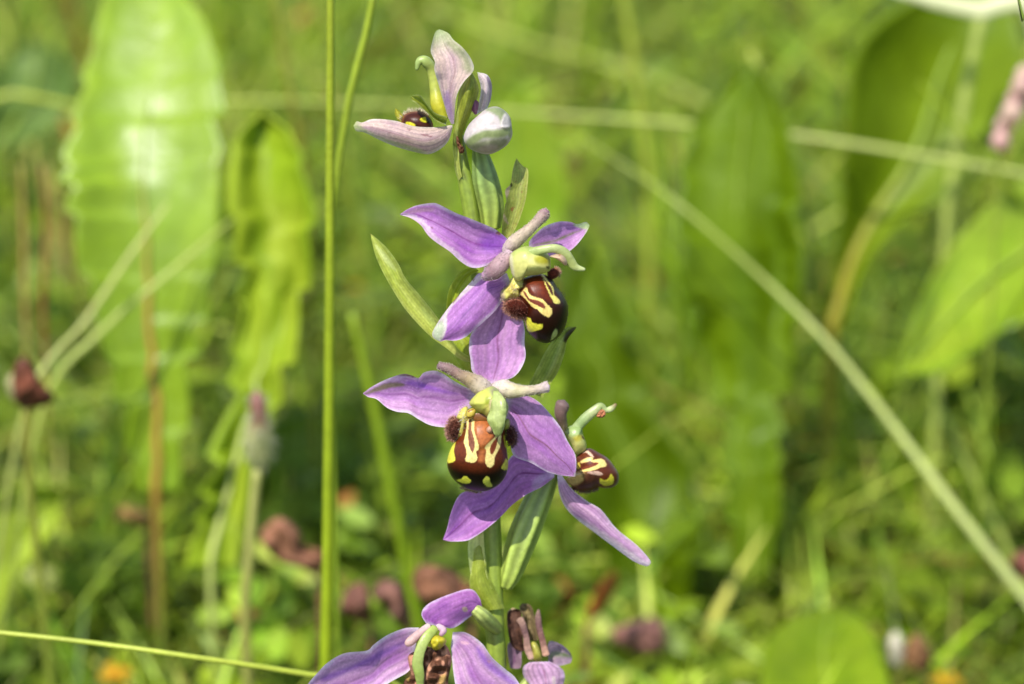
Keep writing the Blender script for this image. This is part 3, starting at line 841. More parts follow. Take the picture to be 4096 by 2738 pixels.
blob('column', L2, [(430, 350), (520, 240), (620, 180), (715, 142), (790, 185), (835, 270), (885, 320), (922, 400), (905, 500), (870, 560), (760, 560), (660, 540), (600, 492), (540, 470), (470, 410)], 11.0, 3.0, 3,
     lambda X, Y, R: lerp(c(206, 208, 96), c(170, 186, 110), sstep(640, 780, X - .3 * (Y - 250))), fC, m=M_WAX, nr=30, nt=90,
     regions=[([(630, 290), (700, 290), (700, 360), (640, 380)], c(150, 160, 30), 25, .9), ([(620, 400), (690, 380), (690, 520), (640, 540)], c(226, 214, 110), 18, .9), ([(690, 180), (760, 180), (790, 260), (720, 260)], c(150, 140, 120), 25, .7),
              ([(690, 320), (760, 310), (720, 420), (690, 500), (680, 420)], c(216, 196, 150), 14, .9)], bump=.12, bs=100)
blob('pollen_pocket', L2, [(405, 450), (470, 420), (512, 440), (505, 500), (470, 545), (410, 550), (392, 510)], 11.6, .6, 1, c(206, 184, 74), fC, m=M_WAX, nr=14, nt=50,
     regions=[([(410, 455), (480, 425), (495, 430), (430, 470)], c(140, 84, 30), 6, .9), ([(400, 520), (440, 530), (480, 510), (470, 535), (420, 545)], c(100, 56, 20), 6, .9)])
petal('column_beak', L2, [(725, 215), (700, 330), (702, 460), (668, 560), (735, 690), (755, 735), (790, 758)], [(785, 215), (872, 330), (885, 460), (872, 570), (845, 670), (825, 735), (790, 758)], [12.8, 14.6, 15, 15, 14], cup=[-.4, -.5, -.4, -.1], tilt=[0, .3, .2, 0], wave=.25, style=green((150, 168, 96), (130, 150, 76), (176, 188, 124), veins=.05), parent=fC, m=M_WAX, nu=40, nv=18, thick=.0005, seed=6)
blob('pollen_grain', L2, [(650, 670), (690, 640), (735, 680), (725, 715), (680, 735), (648, 710)], 12.8, .5, .5, c(196, 150, 124), fC, m=M_WAX, nr=10, nt=30)
petal('bract', F3, [(1050, 470), (1120, 330), (1170, 230), (1220, 160), (1290, 95), (1350, 86)], [(1150, 510), (1200, 425), (1240, 360), (1280, 250), (1300, 165), (1350, 96)], [1, 1.2, 1, 0], cup=.7, tilt=-.3,
      style=green((150, 166, 72), (116, 136, 48), (176, 186, 110)), parent=orchid, m=M_WAX, seed=16,
      regions=[([(1275, 170), (1290, 120), (1330, 92), (1355, 90), (1340, 110), (1300, 175)], c(50, 34, 22), 8, .9)])

# --- flower half hidden behind, lip to the right
fD = empty('flower', P(SRC, [(2230, 1850)], 1)[0], orchid)
tag(fD, 'flower half hidden behind the middle one with its lip in profile')
petal('sepal', F3, [(1215, 950), (1100, 890), (980, 850), (900, 960), (800, 1060), (690, 1070), (640, 1110), (602, 1200), (580, 1290), (556, 1357)],
      [(1222, 985), (1150, 1040), (1050, 1092), (970, 1150), (900, 1222), (820, 1290), (740, 1345), (690, 1366), (600, 1369), (556, 1360)],
      [2.5, 3.5, 4.5, 4.5], cup=[.2, 1.2, 1.4, .3], wave=.25, style=purple(base=(180, 120, 204), dark=(140, 74, 182), edge=(232, 212, 236), rib=(118, 48, 116), ribs=.8, ribw=.045, ew=.05), parent=fD, seed=41, nu=120, nv=60,
      regions=[([(1090, 1050), (1100, 1000), (1160, 970), (1170, 1000), (1120, 1060)], c(196, 166, 206), 18, .7)])
petal('sepal', F3, [(1238, 970), (1250, 1080), (1290, 1170), (1360, 1240), (1480, 1330), (1600, 1420), (1700, 1490), (1770, 1517), (1790, 1510)],
      [(1262, 970), (1330, 1060), (1420, 1130), (1500, 1180), (1590, 1290), (1700, 1380), (1760, 1440), (1797, 1490), (1790, 1510)],
      [2.5, 3.5, 3.5, 3], cup=[0, -1, -1, -.3], tilt=[0, .4, .4, .1], style=purple(base=(200, 162, 208), dark=(178, 126, 198), edge=(240, 228, 236), tip=(196, 206, 160), tipu=.95, rib=(150, 104, 140), ribs=.5), parent=fD, seed=44, nu=80,
      regions=[([(1335, 1230), (1400, 1250), (1560, 1350), (1700, 1450), (1790, 1500), (1770, 1520), (1600, 1425), (1470, 1325)], c(226, 208, 214), 22, .9)], jit=12)
h5 = tube('petal', L3, [(400, 600), (360, 480), (330, 340), (355, 220), (370, 180)], [50, 62, 86, 100, 84], [1.5, 2, 2.5, 2.5, 2.5], np.array([c(150, 156, 96), c(130, 116, 84), c(128, 104, 96), c(130, 108, 106)]), fD, m=M_PETAL, n=40, ns=18)
fuzz(h5, 500, .0003, .00002, c(160, 140, 130))
blob('column', L3, [(390, 610), (480, 510), (620, 510), (645, 620), (690, 750), (690, 850), (600, 920), (540, 920), (480, 780)], 2.5, 1.8, 1.8, lambda X, Y, R: lerp(c(150, 174, 104), c(212, 210, 120), sstep(620, 780, Y)), fD, m=M_WAX, nr=24, nt=70,
     regions=[([(510, 680), (620, 640), (650, 700), (560, 740)], c(190, 176, 40), 25, .8), ([(630, 650), (680, 700), (670, 715), (635, 690)], c(90, 50, 24), 8, .9)])
tube('column_beak', L3, [(540, 560), (680, 410), (810, 300), (900, 235), (975, 290), (1050, 270), (1120, 205)], [70, 74, 66, 52, 38, 42, 20], [3, 3, 3, 2.8, 2.8, 2.6, 2.4],
     np.array([c(166, 186, 122), c(140, 164, 98), c(164, 182, 118), c(186, 196, 136), c(156, 172, 104), c(196, 208, 144), c(130, 104, 60)]), fD, n=60, ns=18, flat=.7)
blob('withered_scale', L3, [(840, 380), (900, 285), (960, 300), (970, 360), (920, 400)], 4.0, .5, .6, c(176, 112, 76), fD, m=M_DRY, nr=12, nt=40, bump=.2, bs=20)
lipD = blob('lip', L3, [(560, 930), (660, 850), (760, 838), (880, 900), (1000, 975), (1090, 1085), (1155, 1200), (1150, 1320), (1070, 1392), (950, 1404), (860, 1395), (760, 1430), (600, 1442), (480, 1380), (400, 1280), (500, 1200), (530, 1060)], 1.5, 3.2, 2.2,
            lambda X, Y, R: lerp(c(88, 40, 20), c(104, 86, 80), sstep(.86, 1, R) * sstep(900, 1000, X)), fD, center=(800, 1150), nr=44, nt=140, jit=8,
            regions=[([(400, 1270), (520, 1180), (640, 1180), (700, 1230), (600, 1330), (480, 1360)], c(196, 168, 100), 30, .9),
                     ([(600, 1150), (740, 1110), (830, 1060), (800, 1045), (750, 1010), (860, 985), (930, 985), (978, 1040), (978, 1090), (900, 1110), (800, 1150), (660, 1170)], c(222, 200, 120), 8),
                     ([(610, 1120), (740, 1070), (800, 1035), (870, 1040), (860, 1065), (790, 1100), (690, 1130), (610, 1145)], c(118, 54, 36), 8),
                     ([(610, 1020), (700, 970), (780, 960), (790, 990), (700, 1030), (620, 1045)], c(220, 196, 120), 8),
                     ([(640, 900), (720, 870), (800, 950), (770, 960), (700, 900)], c(206, 176, 150), 9),
                     ([(885, 1260), (960, 1285), (1010, 1260), (1050, 1195), (1092, 1280), (1065, 1350), (960, 1372), (885, 1330)], c(206, 196, 56), 8),
                     ([(640, 1200), (740, 1200), (880, 1190), (880, 1300), (800, 1400), (640, 1410), (560, 1400), (660, 1300)], c(72, 42, 30), 24, .95),
                     ([(720, 1170), (860, 1160), (930, 1200), (880, 1220), (740, 1195)], c(206, 170, 150), 9, .8),
                     ([(560, 1060), (600, 1040), (600, 1120), (560, 1120)], c(206, 186, 70), 12, .9)])
fringe(L3, [(480, 1380), (600, 1440), (760, 1432), (860, 1395)], (700, 1200), 1.8, 160, .00045, .00003, c(140, 104, 90), fD)
tube('ovary', F3, [(1200, 950), (1120, 1130), (1030, 1350), (960, 1560), (930, 1640)], [52, 76, 84, 62, 40], [-.5, -.5, 0, .3, .2], np.array([c(140, 164, 70), c(160, 182, 86), c(164, 184, 84), c(168, 186, 80)]), orchid, n=60, ns=40, ribs=6, ribamp=.10, seed=8)
petal('bract', F4, [(1400, 760), (1345, 620), (1320, 480), (1316, 330), (1350, 200), (1425, 100)], [(1500, 700), (1455, 560), (1445, 420), (1436, 300), (1432, 200), (1425, 100)], [1.4, 1.8, 1.8, 1.5], cup=.4,
      style=green((192, 206, 120), (176, 194, 100), (214, 222, 150)), parent=orchid, m=M_WAX, nu=40, nv=12, seed=18)
petal('bract', F4, [(1440, 870), (1360, 760), (1324, 650), (1350, 500), (1358, 420), (1375, 375), (1402, 352)], [(1600, 850), (1540, 720), (1465, 560), (1456, 460), (1435, 395), (1402, 352)], [2.2, 2.6, 2.6, 2.2], cup=[-.9, -.6, -.3], style=green((148, 166, 56), (130, 150, 44), (176, 190, 96)), parent=orchid, m=M_WAX, nu=50, nv=18, seed=19)

# --- lowest flower, its lip shrivelled
fE = empty('flower', P(SRC, [(1740, 2550)], 5)[0], orchid)
tag(fE, 'lowest purple flower with a shrivelled brown lip')
pE = dict(base=(196, 152, 208), dark=(162, 100, 192), edge=(244, 234, 244))
petal('sepal', F4, [(990, 975), (950, 890), (1010, 810), (1180, 735), (1330, 698), (1400, 760), (1425, 842)], [(1100, 992), (1180, 1006), (1240, 982), (1320, 922), (1380, 880), (1410, 860), (1425, 846)], [8, 8, 6.5, 5], cup=[.3, -.8, -.8, 0], wave=.3,
      style=purple(base=(172, 108, 194), dark=(146, 80, 178), edge=(236, 218, 240), ribs=.3), parent=fE, seed=51, regions=[([(1270, 845), (1300, 840), (1310, 870), (1280, 875)], c(206, 176, 150), 8, .9)])
petal('sepal', F4, [(930, 1000), (820, 1005), (680, 1060), (580, 1130), (520, 1180), (350, 1200), (220, 1270), (140, 1350), (60, 1443), (-60, 1620)], [(890, 1230), (850, 1340), (700, 1430), (600, 1520), (480, 1600), (300, 1680), (150, 1720), (50, 1720), (-20, 1690), (-60, 1620)],
      [8, 9.5, 10, 9], cup=[.3, 1.4, 1.2, .2], tilt=[0, -.4, -.6, 0], wave=.4, style=purple(ribs=.6, rib=(120, 84, 120), ribw=.05, **pE), parent=fE, seed=54, nu=120, nv=60,
      regions=[([(180, 1380), (420, 1290), (640, 1180), (860, 1090), (700, 1200), (420, 1330), (200, 1420)], c(142, 92, 176), 22, .8)])
petal('sepal', F4, [(1180, 1150), (1200, 1350), (1230, 1500), (1300, 1640), (1420, 1760), (1600, 1830)], [(1195, 1035), (1300, 1040), (1420, 1120), (1500, 1230), (1600, 1320), (1690, 1400), (1760, 1560), (1700, 1760), (1600, 1830)], [8, 9.5, 10, 9], cup=[.3, 1, 1.2, .2], wave=.4, tilt=.5,
      style=purple(ribs=.4, **pE), parent=fE, seed=57, nu=120, nv=60, regions=[([(1390, 1150), (1500, 1270), (1700, 1430), (1740, 1520), (1640, 1440), (1480, 1330), (1400, 1230)], c(152, 100, 196), 24, .7),
                                                                      ([(1255, 1105), (1310, 1110), (1320, 1130), (1270, 1130)], c(220, 170, 190), 8, .8), ([(1460, 1255), (1490, 1260), (1480, 1280)], c(200, 140, 150), 8, .8)])
tube('column_beak', F4, [(1060, 1000), (985, 1085), (940, 1180), (920, 1280), (935, 1370), (940, 1460)], [32, 40, 40, 44, 38, 26], [10, 11, 11.5, 11.5, 11.5, 11], np.array([c(166, 184, 86), c(166, 182, 92), c(172, 186, 104), c(150, 170, 80), c(180, 194, 112)]), fE, n=50, ns=18, flat=.4)
blob('column', F4, [(1020, 1090), (1060, 1060), (1130, 1080), (1142, 1120), (1090, 1170), (1050, 1175), (1020, 1140)], 10, 1.6, 1.5, c(200, 186, 44), fE, m=M_WAX, nr=16, nt=50, bump=.2, bs=25)
blob('lip', F4, [(985, 1145), (1060, 1160), (1130, 1125), (1185, 1240), (1160, 1400), (1145, 1500), (1000, 1620), (820, 1540), (815, 1420), (862, 1370), (848, 1220), (950, 1170)], 8.5, 2.0, 1.5,
     lambda X, Y, R: lerp(c(92, 56, 36), c(186, 134, 104), sstep(.35, .75, noise(X / 26, Y / 40, 4))), fE, m=M_DRY, nr=40, nt=120, bump=.9, bs=48, regions=[([(820, 1390), (860, 1370), (850, 1420)], c(190, 160, 80), 10, .8), ([(1010, 1190), (1060, 1180), (1060, 1280), (1020, 1300)], c(70, 36, 18), 16, .8), ([(1100, 1380), (1140, 1370), (1130, 1440), (1090, 1440)], c(190, 156, 80), 12, .8)])
tube('petal', F4, [(1010, 990), (930, 1050), (860, 1110), (830, 1130)], [30, 34, 36, 22], [9, 10, 10.5, 10.5], np.array([c(226, 206, 200), c(200, 170, 170), c(206, 176, 170)]), fE, m=M_PETAL, n=30, ns=14)
tube('petal', F4, [(1080, 990), (1120, 1020), (1100, 1060)], [24, 28, 16], [9, 10, 10.5], np.array([c(220, 200, 210), c(186, 150, 170)]), fE, m=M_PETAL, n=24, ns=12)
tube('ovary', F4, [(1540, 1010), (1480, 960), (1420, 900), (1360, 850)], [50, 60, 55, 40], [1, 3, 5, 5.5], np.array([c(160, 180, 80), c(186, 200, 110)]), fE, n=30, ns=20, ribs=6, ribamp=.06)

# --- withered flower beside the stem
fF = empty('flower', P(SRC, [(2140, 2600)], -2)[0], orchid)
tag(fF, 'withered brown flower beside the lower stem')
dry = lambda a, b: (lambda U, V, X, Y, s: lerp(c(*a), c(*b), noise(U * 9, V * 4, s)))
petal('petal', G6, [(640, 1000), (470, 900), (400, 620), (390, 320), (480, 230)], [(690, 980), (660, 760), (640, 500), (620, 280), (480, 230)], [-2, -1.5, -2, -2.5], cup=1, wave=.6, style=dry((66, 40, 30), (92, 62, 46)), parent=fF, m=M_DRY, nu=40, nv=18, seed=1,
      regions=[([(380, 320), (400, 230), (600, 180), (610, 230), (450, 270)], c(206, 176, 140), 18, .9)])
petal('petal', G6, [(790, 800), (720, 560), (640, 330), (600, 220), (650, 150)], [(930, 800), (900, 560), (860, 330), (790, 180), (650, 150)], [-3, -3, -3, -3.5], cup=.8, wave=.5, style=dry((110, 92, 66), (132, 116, 74)), parent=fF, m=M_DRY, nu=40, nv=18, seed=3)
tube('petal', G6, [(600, 420), (660, 520), (720, 740), (750, 950), (820, 1120)], [66, 62, 56, 66, 60], [-1, -.5, -.3, 0, 0], np.array([c(140, 112, 96), c(112, 82, 80), c(150, 116, 102), c(206, 168, 148)]), fF, m=M_DRY, n=40, ns=14, flat=.4)
tube('petal', G6, [(940, 260), (930, 400), (960, 620), (1020, 850), (1070, 1060)], [24, 56, 56, 58, 66], [-1.5, -1, -.5, -.2, 0], np.array([c(120, 96, 84), c(106, 76, 74), c(122, 86, 76), c(198, 154, 130)]), fF, m=M_DRY, n=40, ns=14, flat=.4)
blob('column', G6, [(810, 840), (880, 830), (950, 920), (1000, 1080), (990, 1150), (860, 1165), (830, 1000)], -.5, 1.2, 1.2, c(178, 174, 72), fF, m=M_WAX, nr=16, nt=50)
petal('sepal', G6, [(560, 900), (430, 830), (390, 940), (410, 1120), (440, 1290)], [(640, 1000), (640, 1120), (640, 1220), (600, 1290), (440, 1290)], [-2, -2, -2.2], cup=.6, style=purple(base=(150, 120, 150), dark=(120, 88, 120), edge=(176, 150, 170)), parent=fF, nu=36, nv=18, seed=4)
petal('sepal', G6, [(1110, 1100), (1120, 820), (1330, 870), (1480, 1000), (1525, 1100)], [(1110, 1180), (1220, 1250), (1380, 1230), (1500, 1190), (1525, 1110)], [-1.5, -2.5, -3.5], cup=1.2, wave=.6, style=purple(base=(170, 146, 178), dark=(150, 120, 160), edge=(190, 172, 190), rib=(120, 140, 80), ribs=.9, ribw=.2), parent=fF, nu=40, nv=20, seed=5)
petal('sepal', G6, [(780, 1180), (670, 1270), (680, 1430), (780, 1560), (900, 1720), (1050, 1800)], [(1130, 1170), (1330, 1280), (1395, 1400), (1370, 1560), (1250, 1720), (1050, 1800)], [0, .8, .8, 0], cup=[-.6, -1, -.6], wave=.4, style=purple(base=(206, 166, 216), dark=(190, 146, 208), edge=(222, 196, 226), rib=(160, 96, 130), ribs=.7, ribw=.03, veins=.2), parent=fF, seed=6,
      regions=[([(1170, 1450), (1230, 1440), (1240, 1560), (1190, 1580)], c(220, 200, 200), 18, .8)])
tube('ovary', G6, [(880, 1200), (760, 1500), (640, 1650), (480, 1800)], [80, 90, 90, 70], [-2.5, -2.5, -2, -1], np.array([c(150, 170, 76), c(176, 190, 100)]), fF, n=30, ns=20, ribs=6, ribamp=.06)

# ------------------------------------------------------------------ the meadow behind: plants the photograph shows singly
MPX = 1.0 / 4096 * 36.0 / LENS / D[2]                 # metres per D-pixel and metre of distance


def to_ground(p, dx=0.0, dy=0.0):
    return np.array([p[0] + dx, p[1] + dy, -0.004])


def stalk(name, pts, ys, wpx, cols, label, cat, flat=1.0, root=(0, 0), group=None, both=False, m=None, parent=None, n=40, ground=True, part=None):
    """a blade or stalk traced in D pixels; the last traced point runs on to the ground"""
    ys = np.broadcast_to(np.asarray(ys, float), (len(pts),))
    W = B(D, pts, ys)
    dist = (W - CAM) @ FWD
    wpx = np.broadcast_to(np.asarray(wpx, float), (len(pts),))
    r = wpx / 2 * MPX * dist
    if ground:
        gpt = to_ground(W[-1], *root)
        mid = W[-1] * .5 + gpt * .5
        W = np.vstack([W, mid, gpt])
        r = np.r_[r, r[-1], r[-1]]
    base = W[-1]
    o = tube_w(part or name, W, r, np.asarray(cols), m or M_STALK, parent, n=n, ns=10, flat=flat, seed=len(pts), origin=base if parent is None else None)
    if parent is None:
        tag(o, label, cat, group, 'thing')
    return o


GS = np.array([0.98, 0.95, 0.56])                      # meadow greens are yellowish


def gl(*k):
    return np.array([c(*x) for x in k]) * GS


stalk('tall_grass', [(758, -80), (757, 300), (755, 800), (752, 1200), (748, 1480), (746, 1640)], .035, [17, 20, 24, 27, 29, 30], gl((164, 180, 66), (150, 172, 46), (152, 176, 40), (146, 170, 32)),
      'thick upright grass stem beside the orchid, straight from top to bottom', 'grass stem')
stalk('tall_grass', [(866, -60), (838, 80), (806, 200), (788, 300), (772, 400), (760, 520), (757, 700)], .055, [15, 17, 18, 17, 15, 13, 12], gl((156, 176, 66), (130, 156, 50), (126, 150, 46)),
      'thinner leaning grass stem that meets the straight upright one', 'grass stem', root=(.0, .0))
stalk('tall_grass', [(-60, 1444), (200, 1472), (450, 1507), (720, 1549), (950, 1600)], [.002, .001, 0, .004, .012], [11, 12, 13, 14, 14], gl((180, 194, 92), (172, 190, 84), (166, 184, 76)),
      'sharp slanting grass stem that ends behind the lowest purple sepal', 'grass stem', root=(.05, .03))
stalk('tall_grass', [(1330, 315), (1450, 392), (1570, 480), (1750, 640), (1900, 790), (2050, 980), (2200, 1180), (2400, 1440)], [.185, .18, .17, .165, .155, .145, .135, .125], [3, 5, 8, 11, 14, 17, 20, 24],
      gl((160, 178, 96), (172, 186, 120), (180, 192, 146), (184, 196, 156)), 'long pale grass blade slanting down to the ground across the toothed leaves', 'grass blade', flat=.35, root=(.03, -.02))
stalk('tall_grass', [(2120, 860), (2200, 1030), (2270, 1180), (2350, 1340)], .17, [8, 14, 16, 18], gl((170, 190, 110), (176, 194, 120)), 'short pale grass blade beside the long slanting one', 'grass blade', flat=.35, root=(.02, 0))
stalk('fallen_straw', [(2420, 412), (2050, 346), (1800, 308), (1560, 284), (1250, 262), (1000, 247), (760, 236), (520, 232), (200, 246), (-80, 258)], [.195, .195, .2, .21, .22, .22, .22, .22, .22, .22], [14, 14, 14, 12, 11, 11, 11, 12, 14, 16],
      gl((186, 198, 140), (176, 188, 120), (166, 182, 82), (178, 186, 84), (172, 184, 92)), 'long fallen straw stalk lying level across the upper meadow', 'straw', root=(-.1, .05), n=60)
stalk('tall_grass', [(384, 468), (300, 582), (200, 730), (60, 930)], [.14, .135, .13, .12], [7, 11, 12, 12], gl((180, 188, 130), (174, 184, 124), (170, 170, 110)), 'pale dry grass blade crossing low over the big toothed leaf', 'grass blade', flat=.4, root=(-.02, 0))
stalk('tall_grass', [(540, 496), (380, 632), (230, 762), (100, 930)], [.15, .14, .135, .13], [7, 12, 14, 14], gl((170, 186, 110), (172, 188, 110), (168, 180, 100)), 'wide pale grass blade parallel to the dry one over the toothed leaf', 'grass blade', flat=.4, root=(-.02, 0))
stalk('tall_grass', [(622, -60), (650, 130), (682, 290), (702, 440), (715, 700)], .2, [12, 14, 16, 16, 16], gl((150, 150, 70), (128, 126, 54), (130, 150, 70)), 'thin olive grass stem standing between the two toothed leaves', 'grass stem')
stalk('tall_grass', [(806, 720), (850, 900), (890, 1090), (925, 1260), (960, 1440)], .13, [16, 24, 26, 26, 26], gl((140, 166, 46), (130, 160, 34), (126, 156, 30)), 'green leaning grass stem between the straight stem and the orchid', 'grass stem', root=(.01, 0))
stalk('tall_grass', [(1720, 120), (1800, 320), (1870, 620), (1930, 920), (1960, 1150), (1985, 1500)], .21, [16, 18, 22, 24, 26, 26], gl((170, 184, 96), (150, 174, 60), (150, 176, 56)), 'upright green grass stem in front of the broad round leaf', 'grass stem')
stalk('tall_grass', [(2250, 30), (2215, 200), (2180, 420), (2165, 560)], .2, [20, 24, 24, 20], gl((184, 200, 130), (178, 196, 116)), 'pale upright grass blade in front of the broad round leaf', 'grass blade', flat=.4)
stalk('tall_grass', [(2326, -40), (2334, 10), (2344, 50), (2372, 130)], .0, [6, 7, 8, 9], gl((100, 124, 40), (112, 132, 50)), 'thin sharp dark grass tip hanging in the upper corner', 'grass blade', flat=.5, root=(.03, 0))
stalk('tall_grass', [(2040, -25), (2150, 5), (2250, 25), (2380, 70)], .19, [20, 36, 44, 44], gl((214, 220, 210), (226, 230, 230), (214, 220, 210)), 'added whitish blade standing in for glare along the top of the broad round leaf', 'grass blade', flat=.35, root=(.02, 0))  # added blade; its whitish colour stands in for glare on the round leaf's edge
stalk('tall_grass', [(1745, 860), (1735, 1050), (1715, 1250), (1690, 1420)], .2, [14, 26, 28, 26], gl((176, 196, 96), (166, 190, 96)), 'pale upright grass blade below the drooping toothed leaf', 'grass blade', flat=.4)
stalk('tall_grass', [(1420, -60), (1450, 120), (1476, 300), (1490, 460)], .26, [20, 22, 24, 24], gl((176, 192, 90), (166, 186, 80)), 'broad pale grass stem standing high behind the orchid', 'grass stem')
stalk('tall_grass', [(980, 20), (1180, 90), (1400, 150), (1560, 210), (1700, 300)], [.40, .40, .40, .39, .38], [16, 18, 20, 20, 20], gl((170, 184, 100), (160, 180, 86)), 'pale stalk slanting across the top behind the orchid', 'grass stem', root=(.06, .02))
stalk('tall_grass', [(95, 380), (104, 440), (106, 520), (100, 760)], .16, [8, 12, 12, 9], gl((150, 110, 80), (160, 90, 76), (140, 150, 70), (130, 156, 60), (130, 156, 60)), 'reddish thin stalk at the side of the big toothed leaf', 'stalk')
stalk('tall_grass', [(48, 380), (52, 470), (56, 560), (60, 760)], .17, [8, 14, 14, 9], gl((160, 150, 90), (196, 156, 120), (150, 160, 80), (140, 164, 70), (140, 164, 70)), 'pale straw-coloured stalk beside the reddish thin one', 'stalk')

# hawkbit bud on a hairy stalk
hb = empty('hawkbit', to_ground(B(D, [(570, 1660)], .09)[0]))
tag(hb, 'closed hawkbit bud with pinkish tip on a pale hairy stalk', 'wildflower')
hs = stalk('stalk', [(590, 1075), (582, 1150), (570, 1280), (562, 1400), (568, 1560)], .09, [22, 22, 23, 25, 27], gl((186, 190, 136), (160, 160, 104), (150, 164, 92), (146, 164, 86)), None, None, parent=hb)
blobm = lambda name, outline, y, th, col, parent, m=None, **kw: None


def bodym(name, outline, y, col, parent, m, depth=1.0, nr=14, nt=36, center=None, bump=0.0, seed=0, label=None, cat=None, group=None, regions=()):
    """a rounded body in the meadow with a traced outline, as deep as it is wide"""
    o = spline(outline, nt, True)
    ce = np.array(center if center is not None else o.mean(0), float)
    W0 = B(D, [ce], y)[0]
    dist = (W0 - CAM) @ FWD
    half = 0.5 * min(np.ptp(o[:, 0]), np.ptp(o[:, 1])) * MPX * dist * depth
    R, TH = np.meshgrid(np.sin(np.linspace(0, math.pi / 2, nr)), np.arange(nt), indexing='ij')
    X = ce[0] + R * (o[TH, 0] - ce[0])
    Y = ce[1] + R * (o[TH, 1] - ce[1])
    sh = np.sqrt(np.maximum(0, 1 - R ** 2))
    nz = 1 + bump * (noise(X / 14, Y / 14, seed) - .5)
    q = np.stack([X.ravel(), Y.ravel()], 1)
    W = np.vstack([B(D, q, y - (half * sh * nz).ravel()), B(D, q, y + (half * sh * nz).ravel())])
    cf = col(X, Y, R) if callable(col) else np.broadcast_to(col, X.shape + (3,)) * (0.85 + .3 * noise(X / 9, Y / 9, seed))[..., None]
    if regions:
        cf = paint(X, Y, np.array(cf), regions)
    gg = gridfaces(nr, nt, True)
    k = nr * nt
    ob = mk(name, W, np.vstack([gg, gg[:, ::-1] + k]), np.vstack([cf.reshape(-1, 3)] * 2), m, parent)
    if label:
        tag(ob, label, cat, group)
    return ob


bud = bodym('bud', [(573, 910), (590, 896), (606, 912), (614, 960), (626, 1010), (620, 1060), (596, 1080), (570, 1060), (562, 1010), (574, 960)], .09,
            lambda X, Y, R: lerp(c(136, 92, 80), c(176, 178, 116), sstep(950, 1010, Y)), hb, M_STALK)
fuzz(bud, 300, .0012, .00005, c(206, 206, 170))

# dried flower on a tall stalk
df = empty('dried_flower', to_ground(B(D, [(118, 1700)], .10)[0]))
tag(df, 'dried reddish-brown flower head on a thin bent stalk', 'wildflower')
stalk('stalk', [(58, 935), (66, 1080), (82, 1240), (100, 1400), (118, 1580)], .10, [15, 17, 20, 22, 24], gl((140, 140, 70), (130, 146, 66), (150, 164, 80)), None, None, parent=df)
bodym('seed_head', [(30, 850), (50, 818), (75, 840), (95, 880), (124, 905), (115, 925), (75, 936), (40, 930), (30, 895)], .10, lambda X, Y, R: lerp(c(122, 64, 40), c(92, 60, 46), noise(X / 12, Y / 12, 3)), df, M_DRY, bump=.6)
bodym('dry_petal', [(15, 870), (40, 850), (48, 890), (38, 920), (20, 905)], .102, c(176, 170, 120), df, M_DRY)


# broad meadow leaves
def leafcol(base, dark, rib):
    def f(U, V, X, Y, seed):
        n = noise(U * 7 + seed, V * 3, seed)
        col = lerp(c(*base), c(*dark), np.clip(n * 1.2 - .1, 0, 1)) * GS * 1.0
        vv = np.abs(np.sin((U * 9 - np.abs(V) * 2.2) * math.pi))
        col = col * (1 + .22 * np.exp(-(vv / .2) ** 2) - .06)[..., None]
        if rib:
            col = lerp(col, c(*rib), np.exp(-(V / .07) ** 2) * .9)
        return col
    return f


def teeth(edge, n, amp, seed=0, u0=0.0, sign=1):
    """turns a smooth edge into a toothed one"""
    e = spline(edge, n * 9)
    tn = np.gradient(e, axis=0)
    nn = np.stack([-tn[:, 1], tn[:, 0]], 1)
    nn /= np.linalg.norm(nn, axis=1)[:, None] + 1e-9
    u = np.linspace(0, 1, len(e))
    rt = np.random.default_rng(seed + 100)
    cut = np.cumsum(rt.gamma(6, 1 / 6, n + 4))
    cut = np.r_[0, cut / cut[n - 1]]
    k = np.clip(np.searchsorted(cut, u, side='right') - 1, 0, n + 2)
    saw = np.clip((u - cut[k]) / np.maximum(cut[k + 1] - cut[k], 1e-6), 0, 1) ** 1.4
    amp2 = amp * rt.uniform(.15, 1.35, n + 5)[k] * np.minimum(1, 3 * (1 - u)) * np.minimum(1, 8 * u)
    return e + sign * nn * (saw * amp2)[:, None]


def broad(label, left, right, ys, cols, cat='leaf', cup=0.004, wave=.004, rib=0.0006, seed=0, name='broad_leaf', nu=60, nv=22, tilt=0.0, root=(0, 0), group=None, petiole=True, ribcol=None, rw=14, m=None, thick=.0005, lean=.35):
    """a leaf standing in the meadow: blade, midrib and a leaf stalk that goes down to the soil"""
    le, re = np.asarray(left, float), np.asarray(right, float)
    mp = (spline(left, 12)[:, 1] + spline(right, 12)[:, 1]) / 2
    ys = prof(ys, np.linspace(0, 1, 12)) + lean * (mp[0] - mp) * MPX * .65
    bx = (le[0] + re[0]) / 2
    y0 = np.atleast_1d(ys)[0]
    b0 = B(D, [bx], y0)[0]
    gp = to_ground(b0, *root)
    e = empty(name, gp)
    tag(e, label, cat, group)
    petal('blade', D, left, right, ys, cup=-cup, tilt=tilt, style=cols, parent=e, m=m or M_LEAF, nu=nu, nv=nv, thick=thick, wave=wave, proj=B, seed=seed)
    l2, r2 = spline(left, 20), spline(right, 20)
    mid = (l2 + r2) / 2
    W = B(D, mid, prof(ys, np.linspace(0, 1, 20)) - .0006)
    dist = (W[0] - CAM) @ FWD
    rad = np.linspace(rw, 3, 20) / 2 * MPX * dist
    if petiole:
        W = np.vstack([gp, W[0] * .5 + gp * .5, W[:18]])
        rad = np.r_[rad[0] * 1.1, rad[0] * 1.05, rad[:18]]
    tube_w('midrib', W, rad, np.array([c(118, 134, 48)] * 2 + [c(*(ribcol or (150, 160, 60)))] * 2 + [c(146, 172, 60)] * 2), M_STALK, e, n=40, ns=8)
    return e


